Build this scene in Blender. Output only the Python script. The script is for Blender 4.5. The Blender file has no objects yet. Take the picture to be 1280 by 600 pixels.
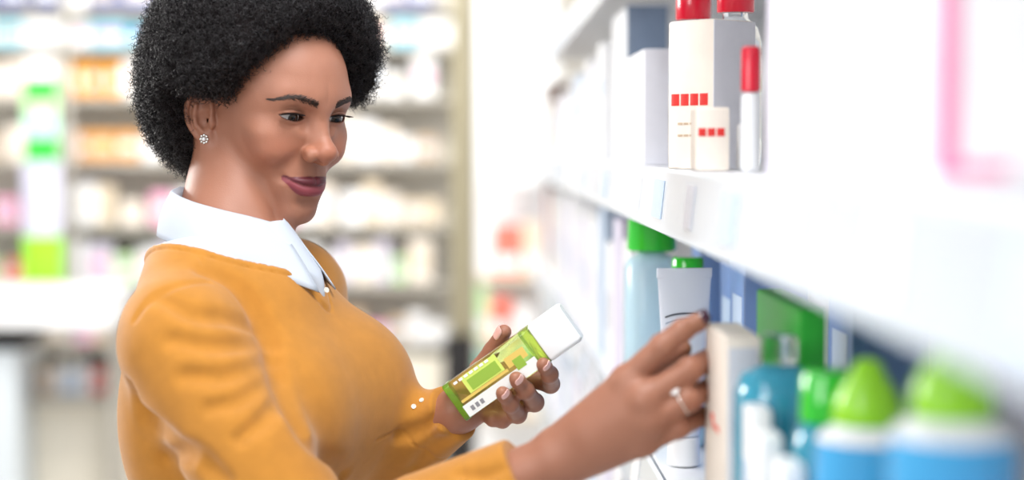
import bpy, math, random
import numpy as np
from mathutils import Vector, Matrix
sc = bpy.context.scene
COL = sc.collection
rng = np.random.default_rng(7)
random.seed(7)
PI = math.pi

# ------------------------------------------------------------------ camera
CAM_Z = 1.515
FPX = 2147.0
cam_d = bpy.data.cameras.new('camera')
cam = bpy.data.objects.new('camera', cam_d); COL.objects.link(cam)
cam_d.sensor_width = 36.0
cam_d.lens = FPX / 1280 * 36.0
cam_d.clip_start = 0.05; cam_d.clip_end = 60
PITCH = math.atan2(115, FPX); YAW = math.atan2(50, FPX)
cam.location = (0, 0, CAM_Z)
cam.rotation_euler = (PI/2 - PITCH, 0, -YAW)
sc.camera = cam
cam_d.dof.use_dof = True
cam_d.dof.focus_distance = 1.80
cam_d.dof.aperture_fstop = (cam_d.lens/1000.0) / 0.034
CM = np.array(Matrix.Translation(cam.location) @ cam.rotation_euler.to_matrix().to_4x4())

def W(px, py, depth):
    """world point seen at (px, py) of the 1280x600 frame, at that distance along the optical axis"""
    v = np.array([(px-640)/FPX*depth, -(py-300)/FPX*depth, -depth])
    return CM[:3, :3] @ v + CM[:3, 3]
def ray(px, py):
    d = CM[:3, :3] @ np.array([(px-640)/FPX, -(py-300)/FPX, -1.0])
    return CM[:3, 3].copy(), d/np.linalg.norm(d)
def project(p):
    v = CM[:3, :3].T @ (np.asarray(p) - CM[:3, 3])
    return 640 + v[0]/-v[2]*FPX, 300 - v[1]/-v[2]*FPX, -v[2]

# ------------------------------------------------------------------ distance fields
def smin(a, b, k):
    h = np.maximum(k - np.abs(a-b), 0)/k
    return np.minimum(a, b) - h*h*k*0.25
def smax(a, b, k): return -smin(-a, -b, k)
def ell(p, c, r):
    q = (p - np.array(c, float)); r = np.array(r, float)
    k0 = np.sqrt(((q/r)**2).sum(1)); k1 = np.sqrt(((q/(r*r))**2).sum(1))
    return k0*(k0-1)/np.maximum(k1, 1e-9)
def sph(p, c, r): return np.sqrt(((p-np.array(c, float))**2).sum(1)) - r
def cone(p, a, b, r1, r2=None):
    r2 = r1 if r2 is None else r2
    a = np.array(a, float); b = np.array(b, float); d = b-a
    t = np.clip((p-a)@d/max(d@d, 1e-12), 0, 1)
    return np.sqrt(((p-a-t[:, None]*d)**2).sum(1)) - (r1+t*(r2-r1))
def chain(p, pts, rs, k=0):
    d = None
    for i in range(len(pts)-1):
        e = cone(p, pts[i], pts[i+1], rs[i], rs[i+1])
        d = e if d is None else (smin(d, e, k) if k else np.minimum(d, e))
    return d
def smooth01(x, a, b):
    t = np.clip((x-a)/(b-a), 0, 1); return t*t*(3-2*t)

def nets(f, lo, hi, h, B=20, lip=1.6):
    """surface of f = 0 as one quad mesh (surface nets, evaluated only in blocks the surface can cross)"""
    lo = np.array(lo, float); hi = np.array(hi, float)
    nb = np.ceil((hi-lo)/(h*B)).astype(int)
    ib = np.stack(np.meshgrid(*[np.arange(n) for n in nb], indexing='ij'), -1).reshape(-1, 3)
    cen = lo + (ib+0.5)*B*h
    fc = f(cen)
    ib = ib[np.abs(fc) < B*h*0.867*lip]
    big = int(max(nb)*B+8)
    def gid(i): return ((i[..., 0].astype(np.int64)+2)*big + i[..., 1]+2)*big + i[..., 2]+2
    g1 = np.stack(np.meshgrid(*[np.arange(B+1)]*3, indexing='ij'), -1)
    ids, pos, quads = [], [], []
    corners = np.array([[x, y, z] for x in (0, 1) for y in (0, 1) for z in (0, 1)])
    edges = [(i, j) for i in range(8) for j in range(i+1, 8) if np.abs(corners[i]-corners[j]).sum() == 1]
    CH = 24
    for s in range(0, len(ib), CH):
        bl = ib[s:s+CH]
        pts = lo + (bl[:, None, None, None, :]*B + g1[None])*h
        v = f(pts.reshape(-1, 3)).reshape(len(bl), B+1, B+1, B+1)
        for q in range(len(bl)):
            vv = v[q]; ins = vv < 0
            if ins.all() or not ins.any(): continue
            cs = np.stack([vv[c[0]:c[0]+B, c[1]:c[1]+B, c[2]:c[2]+B] for c in corners], -1)
            ci = cs < 0
            act = np.argwhere(ci.any(-1) & ~ci.all(-1))
            if len(act):
                cv = cs[act[:, 0], act[:, 1], act[:, 2]]
                acc = np.zeros((len(act), 3)); cnt = np.zeros(len(act))
                for (i, j) in edges:
                    m = (cv[:, i] < 0) != (cv[:, j] < 0)
                    t = cv[:, i]/np.where(m, cv[:, i]-cv[:, j], 1)
                    acc += np.where(m[:, None], corners[i]+t[:, None]*(corners[j]-corners[i]), 0); cnt += m
                ids.append(gid(act + bl[q]*B))
                pos.append(lo + (act + bl[q]*B + acc/cnt[:, None])*h)
            base = bl[q]*B
            for ax in range(3):
                u, w = (ax+1) % 3, (ax+2) % 3
                sl0 = [slice(0, B)]*3; sl1 = [slice(0, B)]*3
                sl1[ax] = slice(1, B+1)
                a, b = ins[tuple(sl0)], ins[tuple(sl1)]
                for flip in (0, 1):
                    e = np.argwhere((a & ~b) if not flip else (~a & b)) + base
                    if not len(e): continue
                    du = np.zeros(3, int); du[u] = 1
                    dw = np.zeros(3, int); dw[w] = 1
                    qd = np.stack([gid(e-du-dw), gid(e-dw), gid(e), gid(e-du)], 1)
                    quads.append(qd[:, ::-1] if flip else qd)
    ids = np.concatenate(ids); pos = np.concatenate(pos); quads = np.concatenate(quads)
    o = np.argsort(ids); ids = ids[o]; pos = pos[o]
    k = np.searchsorted(ids, quads); k = np.minimum(k, len(ids)-1)
    ok = (ids[k] == quads).all(1)
    return pos, k[ok]

def grad(f, p, e):
    g = np.empty_like(p)
    for i in range(3):
        d = np.zeros(3); d[i] = e
        g[:, i] = (f(p+d)-f(p-d))/(2*e)
    return g
def project_on(f, p, e, n=2):
    for _ in range(n):
        g = grad(f, p, e)
        s = f(p)/np.maximum((g*g).sum(1), 0.15)
        p = p - np.clip(s, -2*e, 2*e)[:, None]*g
    return p

# ------------------------------------------------------------------ meshes
def np_mesh(name, v, f, smooth=True):
    me = bpy.data.meshes.new(name)
    f = np.asarray(f); v = np.asarray(v, float)
    me.vertices.add(len(v)); me.vertices.foreach_set('co', v.ravel())
    n = f.shape[1]
    me.loops.add(f.size); me.loops.foreach_set('vertex_index', f.ravel().astype(np.int32))
    me.polygons.add(len(f)); me.polygons.foreach_set('loop_start', np.arange(0, f.size, n, dtype=np.int32))
    me.polygons.foreach_set('loop_total', np.full(len(f), n, dtype=np.int32))
    me.update(calc_edges=True); me.validate()
    me.polygons.foreach_set('use_smooth', np.full(len(me.polygons), smooth))
    return me
def set_color(me, name, c):
    at = me.color_attributes.new(name, 'FLOAT_COLOR', 'POINT')
    buf = np.ones((len(me.vertices), 4)); buf[:, :3] = c
    at.data.foreach_set('color', buf.ravel())
def link(name, me, mat=None, parent=None):
    o = bpy.data.objects.new(name, me); COL.objects.link(o)
    if mat is not None: me.materials.append(mat)
    if parent is not None: o.parent = parent
    return o
def tag(o, label=None, cat=None, group=None, kind=None):
    if label: o['label'] = label
    if cat: o['category'] = cat
    if group: o['group'] = group
    if kind: o['kind'] = kind
    return o
def thing(name, loc, label, cat, group=None, rz=0):
    o = bpy.data.objects.new(name, None); COL.objects.link(o)
    o.location = loc; o.rotation_euler = (0, 0, rz); o.empty_display_size = 0.05
    return tag(o, label, cat, group)

class MB:
    """collects shapes into ONE mesh"""
    def __init__(s): s.v = []; s.f = []; s.n = 0
    def add(s, v, f):
        s.v += [tuple(map(float, x)) for x in v]; s.f += [tuple(i+s.n for i in q) for q in f]; s.n = len(s.v)
        return s
    def loft(s, rings, cap0=True, cap1=True, closed=True):
        n = len(rings[0]); v = [p for r in rings for p in r]; f = []
        for i in range(len(rings)-1):
            for j in range(n if closed else n-1):
                k = (j+1) % n
                f.append((i*n+j, i*n+k, (i+1)*n+k, (i+1)*n+j))
        if cap0: f.append(tuple(range(n))[::-1])
        if cap1: f.append(tuple((len(rings)-1)*n+j for j in range(n)))
        return s.add(v, f)
    def box(s, c, d, b=0.0015, rz=0):
        """box with rounded upright edges and eased top and bottom; c = centre of its base, d = size"""
        hx, hy, h = d[0]/2, d[1]/2, d[2]; b = min(b, hx*.45, hy*.45, h*.45)
        def ring(ins, z):
            o = []
            r = b
            for (cx, cy, a0) in ((hx-r, hy-r, 0), (-hx+r, hy-r, PI/2), (-hx+r, -hy+r, PI), (hx-r, -hy+r, 1.5*PI)):
                for k in range(3):
                    a = a0+k*PI/4; x = cx+(r-ins)*math.cos(a); y = cy+(r-ins)*math.sin(a)
                    o.append((c[0]+x*math.cos(rz)-y*math.sin(rz), c[1]+x*math.sin(rz)+y*math.cos(rz), c[2]+z))
            return o
        e = b*.7
        return s.loft([ring(e, 0), ring(0, e), ring(0, h-e), ring(e, h)])
    def lathe(s, prof, c=(0, 0, 0), n=28, sx=1, sy=1, pw=2.0):
        """rings of (radius, z); pw > 2 squares the section"""
        rings = []
        for r, z in prof:
            o = []
            for j in range(n):
                a = 2*PI*j/n; ca, sa = math.cos(a), math.sin(a)
                q = (abs(ca)**pw+abs(sa)**pw)**(-1/pw)
                o.append((c[0]+r*q*ca*sx, c[1]+r*q*sa*sy, c[2]+z))
            rings.append(o)
        return s.loft(rings)
    def tube(s, pts, r, n=8, caps=True):
        pts = [Vector(p) for p in pts]; rings = []
        r = r if hasattr(r, '__len__') else [r]*len(pts)
        up = None
        for i, p in enumerate(pts):
            t = (pts[min(i+1, len(pts)-1)]-pts[max(i-1, 0)]).normalized()
            if up is None: up = t.orthogonal().normalized()
            up = (up - t*up.dot(t)).normalized(); sd = t.cross(up)
            rings.append([p+up*(r[i]*math.cos(2*PI*j/n))+sd*(r[i]*math.sin(2*PI*j/n)) for j in range(n)])
        return s.loft(rings, caps, caps)
    def build(s, name, mat, parent=None, smooth=True, angle=40):
        me = bpy.data.meshes.new(name); me.from_pydata(s.v, [], s.f); me.update()
        if smooth:
            me.polygons.foreach_set('use_smooth', [True]*len(me.polygons))
            me.set_sharp_from_angle(angle=math.radians(angle))
        return link(name, me, mat, parent)

# ------------------------------------------------------------------ materials
def lin(r, g, b):
    f = lambda c: (c/255/12.92) if c/255 <= .04045 else ((c/255+.055)/1.055)**2.4
    return (f(r), f(g), f(b))
def mat(name, rgb, rough=.5, spec=.5, noise=0.0, scale=20, bump=0.0, bscale=200, trans=0, ior=1.45, sss=0, emit=None, estr=0, metal=0, coat=0, sheen=0):
    m = bpy.data.materials.new(name); m.use_nodes = True
    nt = m.node_tree; p = nt.nodes['Principled BSDF']
    L = nt.links.new
    p.inputs['Base Color'].default_value = (*rgb, 1)
    p.inputs['Roughness'].default_value = rough
    p.inputs['Specular IOR Level'].default_value = spec
    p.inputs['IOR'].default_value = ior
    p.inputs['Metallic'].default_value = metal
    p.inputs['Transmission Weight'].default_value = trans
    p.inputs['Coat Weight'].default_value = coat
    p.inputs['Sheen Weight'].default_value = sheen
    if sss:
        p.inputs['Subsurface Weight'].default_value = sss
        p.inputs['Subsurface Scale'].default_value = .004
    if emit:
        p.inputs['Emission Color'].default_value = (*emit, 1); p.inputs['Emission Strength'].default_value = estr
    tc = nt.nodes.new('ShaderNodeTexCoord')
    if noise:
        n = nt.nodes.new('ShaderNodeTexNoise'); n.inputs['Scale'].default_value = scale; n.inputs['Detail'].default_value = 3
        L(tc.outputs['Object'], n.inputs['Vector'])
        r = nt.nodes.new('ShaderNodeValToRGB')
        r.color_ramp.elements[0].position = .3; r.color_ramp.elements[1].position = .7
        r.color_ramp.elements[0].color = (*[c*(1-noise) for c in rgb], 1)
        r.color_ramp.elements[1].color = (*[min(1, c*(1+noise)) for c in rgb], 1)
        L(n.outputs['Fac'], r.inputs['Fac']); L(r.outputs['Color'], p.inputs['Base Color'])
    if bump:
        n = nt.nodes.new('ShaderNodeTexNoise'); n.inputs['Scale'].default_value = bscale; n.inputs['Detail'].default_value = 4
        L(tc.outputs['Object'], n.inputs['Vector'])
        b = nt.nodes.new('ShaderNodeBump'); b.inputs['Strength'].default_value = bump; b.inputs['Distance'].default_value = .001
        L(n.outputs['Fac'], b.inputs['Height']); L(b.outputs['Normal'], p.inputs['Normal'])
    return m
# ------------------------------------------------------------------ the woman: frames
def frame(origin, yaw, pitch, roll):
    """columns a (her right), b (forward), c (up); yaw 0 faces the camera, 90 faces the shelf"""
    y = math.radians(yaw); ph = math.radians(pitch); ro = math.radians(roll)
    fwd = np.array([math.sin(y)*math.cos(ph), -math.cos(y)*math.cos(ph), -math.sin(ph)])
    right = np.array([-math.cos(y), -math.sin(y), 0.0])
    up = np.cross(right, fwd) * 1.0
    if up[2] < 0: up = -up
    M = np.stack([right, fwd, up], 1)
    v = np.array([0.0, -1.0, 0.0])              # roll about the line of sight, clockwise in view
    c, s = math.cos(ro), math.sin(ro)
    K = np.array([[0, -v[2], v[1]], [v[2], 0, -v[0]], [-v[1], v[0], 0]])
    R = np.eye(3) + s*K + (1-c)*K@K
    return np.array(origin, float), R@M
class Frame:
    def __init__(s, origin, yaw, pitch, roll=0): s.o, s.M = frame(origin, yaw, pitch, roll)
    def loc(s, P): return (P - s.o) @ s.M * 1000.0      # metres in the world -> mm in the frame
    def wld(s, p): return np.asarray(p, float)/1000.0 @ s.M.T + s.o
H_YAW, H_PITCH, H_ROLL = 46, 11.0, -1.0
HF = Frame((0, 0, 0), H_YAW, H_PITCH, H_ROLL)
HF.o = W(265, 151, 1.80) - HF.wld((70, 0, 0))

EYE = np.array([30.5, 68.4, 21.0]); ER = 14.2
UL_PTS = [(0, 92.5, -45.9), (5, 93.2, -44.88), (14, 90, -45.35), (22, 83.5, -45.13), (28, 77, -43.6)]
UL_R = [4.3, 4.4, 3.6, 2.2, 1.0]
LL_PTS = [(0, 91.5, -55.3), (8, 90.8, -54.85), (16, 87, -52.5), (23, 81.5, -48.3), (28, 77, -44.6)]
LL_R = [5.8, 5.6, 4.3, 2.4, 1.0]
ML_PTS = [(0, 98.5, -49.5), (6, 98.2, -49.47), (14, 94.5, -48.75), (22, 87.5, -46.73), (30, 79.5, -42.81)]

def catmull(pts, rs, n=3, mirror=False):
    q = np.array([list(p)+[r] for p, r in zip(pts, rs)], float)
    first = q[1]*np.array([-1, 1, 1, 1]) if mirror else 2*q[0]-q[1]
    q = np.vstack([first, q, 2*q[-1]-q[-2]]); out = []
    for i in range(1, len(q)-2):
        for t in np.arange(n)/n:
            a, b, c, d = q[i-1:i+3]
            out.append(.5*(2*b+(c-a)*t+(2*a-5*b+4*c-d)*t*t+(3*b-a-3*c+d)*t**3))
    out.append(q[-2]); out = np.array(out)
    return out[:, :3], out[:, 3]
UL_C, UL_CR = catmull(UL_PTS, UL_R, 3, True)
LL_C, LL_CR = catmull(LL_PTS, LL_R, 3, True)

def lid_curves(x):
    t = np.clip((x+0.3)/14.5, -1, 1)
    base = 0.9*t
    zu = base + 4.0*np.power(np.maximum(1-np.abs(t)**2.2, 0), .8) - 0.2
    zl = base - 4.0*np.power(np.maximum(1-np.abs(t)**2.0, 0), .85) - 0.2
    return zu, zl

EAR_C = np.array([69.5, -12, -1])
def ear_axes():
    an = math.radians(24); ca, sa = math.cos(an), math.sin(an); tl = math.radians(-10); ct, st = math.cos(tl), math.sin(tl)
    n = np.array([ca, sa, 0]); b = np.array([-sa, ca, 0]); z = np.array([0, 0, 1.0])
    return n, b*ct - z*st, b*st + z*ct        # out of the ear, towards the face, up the ear
def head_sdf(P):
    p0 = HF.loc(P)
    p = p0.copy(); p[:, 0] = np.abs(p[:, 0])
    d = ell(p, (0, -6, 50), (73, 94, 80))
    d = smin(d, ell(p, (0, 30, 30), (62, 63, 70)), 22)                      # forehead
    d = smin(d, ell(p, (0, 30, -14), (58, 55, 62)), 18)                     # middle of the face
    d = smin(d, cone(p, (38, 13, -50), (11, 70, -80), 10, 10), 20)          # jaw
    d = smin(d, cone(p, (51, 0, -8), (39, 13, -50), 9, 10), 20)
    d = smin(d, ell(p, (0, 75, -80), (16, 13, 14)), 14)                     # chin
    d = smin(d, ell(p, (0, 40, -64), (30, 40, 26)), 18)                     # under the mouth, floor of the jaw
    d = smin(d, ell(p, (44, 58, 0), (17, 18, 13)), 14)                      # cheekbone
    d = smin(d, ell(p, (37, 65, -17), (18, 16, 15)), 15)                    # cheek apple
    d = smin(d, ell(p, (0, 66, -48), (33, 25, 27)), 14)                     # muzzle
    d = smin(d, cone(p, (9, 82.5, 42), (38, 72, 42), 9, 8), 16)              # brow
    d = smax(d, -ell(p, (31, 93.5, 22), (17, 12, 10)), 12)                     # eye hollow
    d = smax(d, -ell(p, (16, 94, 16), (5, 9, 9)), 10)                        # beside the bridge
    # eyelids
    e = p - EYE
    r = np.sqrt((e**2).sum(1))
    d = smin(d, r-(ER+2.0), 3.2)
    # nose
    d = smin(d, chain(p, [(0, 88, 30), (0, 90, 18), (0, 98, 2), (0, 105.5, -9)], [7, 6.2, 7, 9]), 9)
    d = smin(d, chain(p, [(0, 82, 26), (0, 88, 5), (0, 94, -11)], [6, 8.5, 12]), 8)
    d = smin(d, ell(p, (0, 106, -12), (11.5, 10.5, 9.5)), 6)
    d = smin(d, ell(p, (14.4, 96.5, -15.5), (8.2, 10, 8.2)), 4)               # wings
    d = smin(d, ell(p, (0, 100, -21.5), (5, 10, 5)), 4)
    d = smax(d, -ell(p, (8.0, 102.5, -24), (4.6, 6.5, 4.8)), 2.0)           # nostrils
    d = smax(d, -cone(p, (0, 100, -29), (0, 98, -39), 2.2, 2.6), 4)         # philtrum
    # lips
    lips_u = chain(p, UL_C, UL_CR); lips_l = chain(p, LL_C, LL_CR)
    d = smax(d, -ell(p, (0, 93.0, -67.5), (20, 7, 5)), 8)                     # under the lower lip
    d = smin(d, lips_u, 2.4); d = smin(d, lips_l, 2.6)
    d = smax(d, -chain(p, ML_PTS, [1.3, 1.3, 1.2, 1.1, .7]), 2.6)
    d = smax(d, -ell(p, (31.0, 80.5, -44.5), (2.0, 4, 3.0)), 6)               # corner of the smile
    d = smax(d, -chain(p, [(23, 93.5, -18), (31, 86.5, -30), (38, 78, -43)], [.9, 1.2, .8]), 12)   # smile fold
    # eye opening
    zu, zl = lid_curves(e[:, 0])
    op = np.maximum(np.maximum(e[:, 2]-zu, zl-e[:, 2]), np.maximum(np.abs(e[:, 0]+.3)-14.5, -e[:, 1]))
    op = np.maximum(op, (ER-0.9)-r); op = np.maximum(op, r-(ER+7))
    d = smax(d, -op, 0.9)
    xc = e[:, 0]; front = smooth01(e[:, 1], 0, 5)*smooth01(r, ER+.5, ER+1.2)
    zc = 0.9*np.clip(xc/13.4, -1.2, 1.2) + 7.2*np.power(np.maximum(1-np.abs(xc/17.5)**2.2, 0), .7)
    d = d + .9*np.exp(-((e[:, 2]-zc)/1.0)**2)*front*np.exp(-(xc/13)**4)
    d = d + .5*np.exp(-((e[:, 2]+9.0-3.0*(xc/15)**2)/1.4)**2)*front*np.exp(-(xc/11)**4)
    # ear
    m = (p[:, 0] > 45) & (np.abs(p[:, 1]) < 60) & (np.abs(p[:, 2]) < 60)
    if m.any():
        q = p[m] - EAR_C
        an = math.radians(24); ca, sa = math.cos(an), math.sin(an)
        qn = q[:, 0]*ca + q[:, 1]*sa; qb = -q[:, 0]*sa + q[:, 1]*ca         # out of the ear, towards the face
        tl = math.radians(-10)
        qw = qb*math.cos(tl) - q[:, 2]*math.sin(tl); qh = qb*math.sin(tl) + q[:, 2]*math.cos(tl)
        E = np.stack([qn, qw, qh], 1)
        ear = ell(E, (3, -3, 6), (4.5, 15, 24))
        ear = smin(ear, ell(E, (1, 3, -20), (4.5, 8, 10)), 6)               # lobe
        ear = smax(ear, -ell(E, (9, 2, 0), (8, 9.5, 12)), 4)                # concha
        ear = smax(ear, -ell(E, (9, -2, 17), (5.5, 8, 8)), 4)
        rim = [(5, 10, 2), (6, 11, 16), (7, 4, 28), (7.5, -7, 28), (8, -16, 18), (7.5, -18, 4), (6, -15, -8), (4, -9, -17)]
        ear = smin(ear, chain(E, *catmull(rim, [2, 2.6, 3, 3, 3, 2.8, 2.6, 2.6])), 2.2)
        anti = [(6, -7, 16), (6.5, -9.5, 5), (6, -8, -6), (5, -1, -12)]
        ear = smin(ear, chain(E, anti, [2, 2.4, 2.4, 2.2]), 2.5)
        ear = smin(ear, ell(E, (4, 10, -3), (4, 4, 6)), 3)                  # tragus
        d[m] = smin(d[m], ear, 4)
    return d*0.001

def neck_pts():
    a = HF.wld((0, -22, -20)); return a
EYE_O = [HF.wld((s*EYE[0], EYE[1], EYE[2])) for s in (1, -1)]

def skin_color(P):
    p = HF.loc(P); p[:, 0] = np.abs(p[:, 0])
    base = np.array(lin(158, 107, 85)); n = len(p)
    c = np.tile(base, (n, 1))
    def mix(w, col): 
        nonlocal c
        c = c*(1-w[:, None]) + np.array(col)*w[:, None]
    mix(.35*np.exp(-(((p-np.array([40, 66, -14]))/np.array([20, 30, 16]))**2).sum(1)), lin(182, 104, 78))
    mix(.35*np.exp(-(((p-np.array([0, 110, -10]))/np.array([16, 14, 12]))**2).sum(1)), lin(178, 100, 74))
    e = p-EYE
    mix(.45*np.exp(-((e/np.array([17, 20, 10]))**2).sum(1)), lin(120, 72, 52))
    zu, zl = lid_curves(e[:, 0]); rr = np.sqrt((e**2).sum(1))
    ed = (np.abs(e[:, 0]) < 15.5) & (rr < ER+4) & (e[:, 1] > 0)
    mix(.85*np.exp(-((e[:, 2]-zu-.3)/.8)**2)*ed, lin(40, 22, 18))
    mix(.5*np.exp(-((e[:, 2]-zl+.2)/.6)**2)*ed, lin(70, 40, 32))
    du = chain(p, UL_C, UL_CR); dl = chain(p, LL_C, LL_CR)
    inb = (p[:, 1] > 70) & (np.abs(p[:, 2]+49.7) < 16)
    dm = chain(p, ML_PTS, [.6]*5)
    zm = np.interp(p[:, 0], [q[0] for q in ML_PTS], [q[2] for q in ML_PTS])
    upper = smooth01(p[:, 2]-zm, -.5, .5)
    mix((1-smooth01(dl, 1.2, 2.2))*inb*(1-upper), lin(130, 58, 66))
    mix((1-smooth01(du, 1.0, 2.0))*inb*upper, lin(98, 42, 50))
    mix((1-smooth01(dm, .0, 1.0))*inb*.8, lin(70, 20, 28))
    return c

# ------------------------------------------------------------------ torso, arms and hands
NB = W(285, 310, 1.80)
TF = Frame(NB, 70, 0, 0)
RS = TF.wld((138, 24, -88)); RE = W(405, 722, 1.60); RW = W(688, 578, 1.55)
LS = TF.wld((-140, 8, -60)); LE = W(402, 628, 1.95); LW = W(570, 514, 1.80)

def torso_mm(p):
    """the clothed trunk, mm in the torso frame"""
    d = ell(p, (0, 8, -120), (128, 92, 150))
    d = smin(d, ell(p, (0, 35, -260), (122, 92, 170)), 60)
    d = smin(d, ell(p, (0, 40, -480), (150, 105, 140)), 80)
    d = smin(d, cone(p, (50, -18, -14), (122, 8, -66), 38, 46), 40)
    d = smin(d, cone(p, (-50, -22, 0), (-122, 0, -46), 40, 44), 40)
    d = smin(d, cone(p, (0, -18, 40), (0, -12, -40), 54, 70), 30)
    d = smin(d, ell(p, (0, 48, -75), (92, 62, 62)), 40)
    d = smin(d, ell(p, (72, -8, -172), (74, 66, 108)), 40)
    d = smin(d, ell(p, (0, 96, -160), (70, 64, 76)), 42)
    d = smin(d, ell(p, (64, 84, -168), (64, 70, 78)), 50)
    d = smin(d, ell(p, (-66, 106, -158), (68, 76, 84)), 50)
    return d

R_ARM = [(RS, .062), (RS*.5+RE*.5, .058), (RE, .052)]
def arm_line(S, E_, Wr, rs):
    def f(P):
        d = chain(P, [S, S*.5+E_*.5, E_], rs[:3])
        return smin(d, chain(P, [E_, E_*.55+Wr*.45, Wr], rs[2:5]), .02)
    return f
r_sleeve = arm_line(RS, RE, RW, [.062, .062, .055, .050, .034])
l_sleeve = arm_line(LS, LE, LW, [.060, .054, .048, .046, .031])
r_arm = arm_line(RS, RE, RW, [.040, .038, .036, .036, .0245])
l_arm = arm_line(LS, LE, LW, [.040, .038, .036, .034, .0225])

RH = {  # right hand: joints from the wrist out (pixel, pixel, metres)
 'index':  [(783, 476, 1.515), (828, 433, 1.500), (853, 413, 1.500), (877, 400, 1.503)],
 'middle': [(806, 499, 1.500), (862, 462, 1.498), (892, 446, 1.534), (905, 440, 1.545)],
 'ring':   [(811, 527, 1.502), (860, 499, 1.498), (890, 484, 1.534), (902, 480, 1.545)],
 'pinky':  [(803, 552, 1.515), (848, 534, 1.508), (876, 521, 1.535), (892, 516, 1.546)],
 'thumb':  [(738, 540, 1.560), (782, 484, 1.572), (818, 456, 1.568), (853, 436, 1.556)],
}
RHR = {'index': [.0125, .0108, .0095, .0074], 'middle': [.0125, .0112, .0096, .008], 'ring': [.0122, .0108, .0094, .0078],
       'pinky': [.0115, .0096, .0084, .007], 'thumb': [.0150, .0120, .0105, .0085]}
LH = {
 'index':  [(640, 466, 1.818), (688, 480, 1.797), (687, 468, 1.765), (679, 455, 1.748)],
 'middle': [(628, 480, 1.815), (668, 503, 1.792), (657, 488, 1.760), (645, 473, 1.745)],
 'ring':   [(613, 495, 1.810), (647, 518, 1.788), (638, 505, 1.760), (628, 491, 1.745)],
 'pinky':  [(600, 508, 1.805), (628, 525, 1.792), (616, 524, 1.788), (606, 518, 1.793)],
 'thumb':  [(588, 492, 1.815), (600, 462, 1.822), (616, 438, 1.812), (630, 415, 1.797)],
}
LHR = {'index': [.011, .0092, .0084, .0068], 'middle': [.011, .0094, .0086, .007], 'ring': [.0108, .009, .0082, .0066],
       'pinky': [.0098, .008, .0072, .006], 'thumb': [.0135, .011, .0095, .0078]}
RHW = {k: [W(*q) for q in v] for k, v in RH.items()}
LHW = {k: [W(*q) for q in v] for k, v in LH.items()}
def hand_sdf(H, R, Wr, rw):
    f4 = ['index', 'middle', 'ring', 'pinky']
    palm_n = np.cross(H['index'][0]-Wr, H['pinky'][0]-Wr); palm_n /= np.linalg.norm(palm_n)
    def f(P):
        d = None
        for i, k in enumerate(f4):                       # the palm
            a = Wr + (H[k][0]-Wr)*.12 + (H['index'][0]-H['pinky'][0])*.16*(1.5-i)/1.5
            e = cone(P, a, H[k][0], rw*.62, R[k][0]*1.02)
            d = e if d is None else smin(d, e, .016)
        for i in range(3):
            m = (H[f4[i]][0]+H[f4[i+1]][0])*.5
            d = smin(d, cone(P, Wr*.5+m*.5, m, .0145, .0105), .014)
        th = H['thumb']
        d = smin(d, cone(P, Wr*.7+th[0]*.3, th[0], .014, R['thumb'][0]), .016)
        d = smin(d, cone(P, th[0], th[1], R['thumb'][0], R['thumb'][1]), .012)
        d = smin(d, cone(P, th[0]*.6+H['index'][0]*.4, th[1]*.75+H['index'][0]*.25, .011, .008), .014)
        d = smin(d, chain(P, th[1:], R['thumb'][1:], .003), .004)
        for k in f4:
            q, r = H[k], R[k]
            fing = chain(P, q, r, .0015)
            fing = smin(fing, sph(P, q[1], r[1]*1.01), .004)      # the middle knuckle
            fing = smin(fing, sph(P, q[2], r[2]*1.0), .004)
            fing = smin(fing, sph(P, q[3]-(q[3]-q[2])*.22, r[3]*1.06), .004)
            d = smin(d, fing, .0055)
            d = smin(d, sph(P, q[0]+ (palm_n if palm_n[1] < 0 else -palm_n)*.0022, R[k][0]*.85), .010)
        return d
    return f
r_hand = hand_sdf(RHW, RHR, RW, .0245); l_hand = hand_sdf(LHW, LHR, LW, .0225)

NECK_A = HF.wld((0, -24, -18))
NECK_B = TF.wld((0, -8, 0)); NECK_C = TF.wld((0, -5, -90))
STERN = TF.wld((8, 62, -10)); STERN2 = TF.wld((-8, 62, -10))
def within(P, lo, hi): return ((P > lo) & (P < hi)).all(1)
def bbox(pts, m): pts = np.array(pts); return pts.min(0)-m, pts.max(0)+m
HEAD_BB = (HF.o-.165, HF.o+.165)
RH_BB = bbox([RW]+sum(RHW.values(), []), .05); LH_BB = bbox([LW]+sum(LHW.values(), []), .05)
def body_sdf(P):
    d = chain(P, [NECK_A, NECK_B, NECK_C], [.053, .052, .058])
    d = smin(d, cone(P, HF.wld((58, -22, -22)), STERN, .011, .009), .02)     # the cord from ear to breastbone
    d = smin(d, cone(P, HF.wld((-58, -22, -22)), STERN2, .011, .009), .02)
    d = smin(d, chain(P, [TF.wld((0, 5, -60)), TF.wld((0, 30, -250)), TF.wld((0, 38, -470))], [.075, .08, .09]), .03)
    d = smin(d, cone(P, RS, LS, .036, .036), .03)
    d = smin(d, np.minimum(r_arm(P), l_arm(P)), .02)
    for bb, f, k in ((RH_BB, r_hand, .012), (LH_BB, l_hand, .012), (HEAD_BB, head_sdf, .009)):
        m = within(P, *bb)
        if m.any(): d[m] = smin(d[m], f(P[m]), k)
        far = ~m
        if far.any():
            c = (bb[0]+bb[1])/2; h = (bb[1]-bb[0])/2
            q = np.maximum(np.abs(P[far]-c)-h, 0)
            d[far] = np.minimum(d[far], np.sqrt((q**2).sum(1))+.012)
    return d
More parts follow.
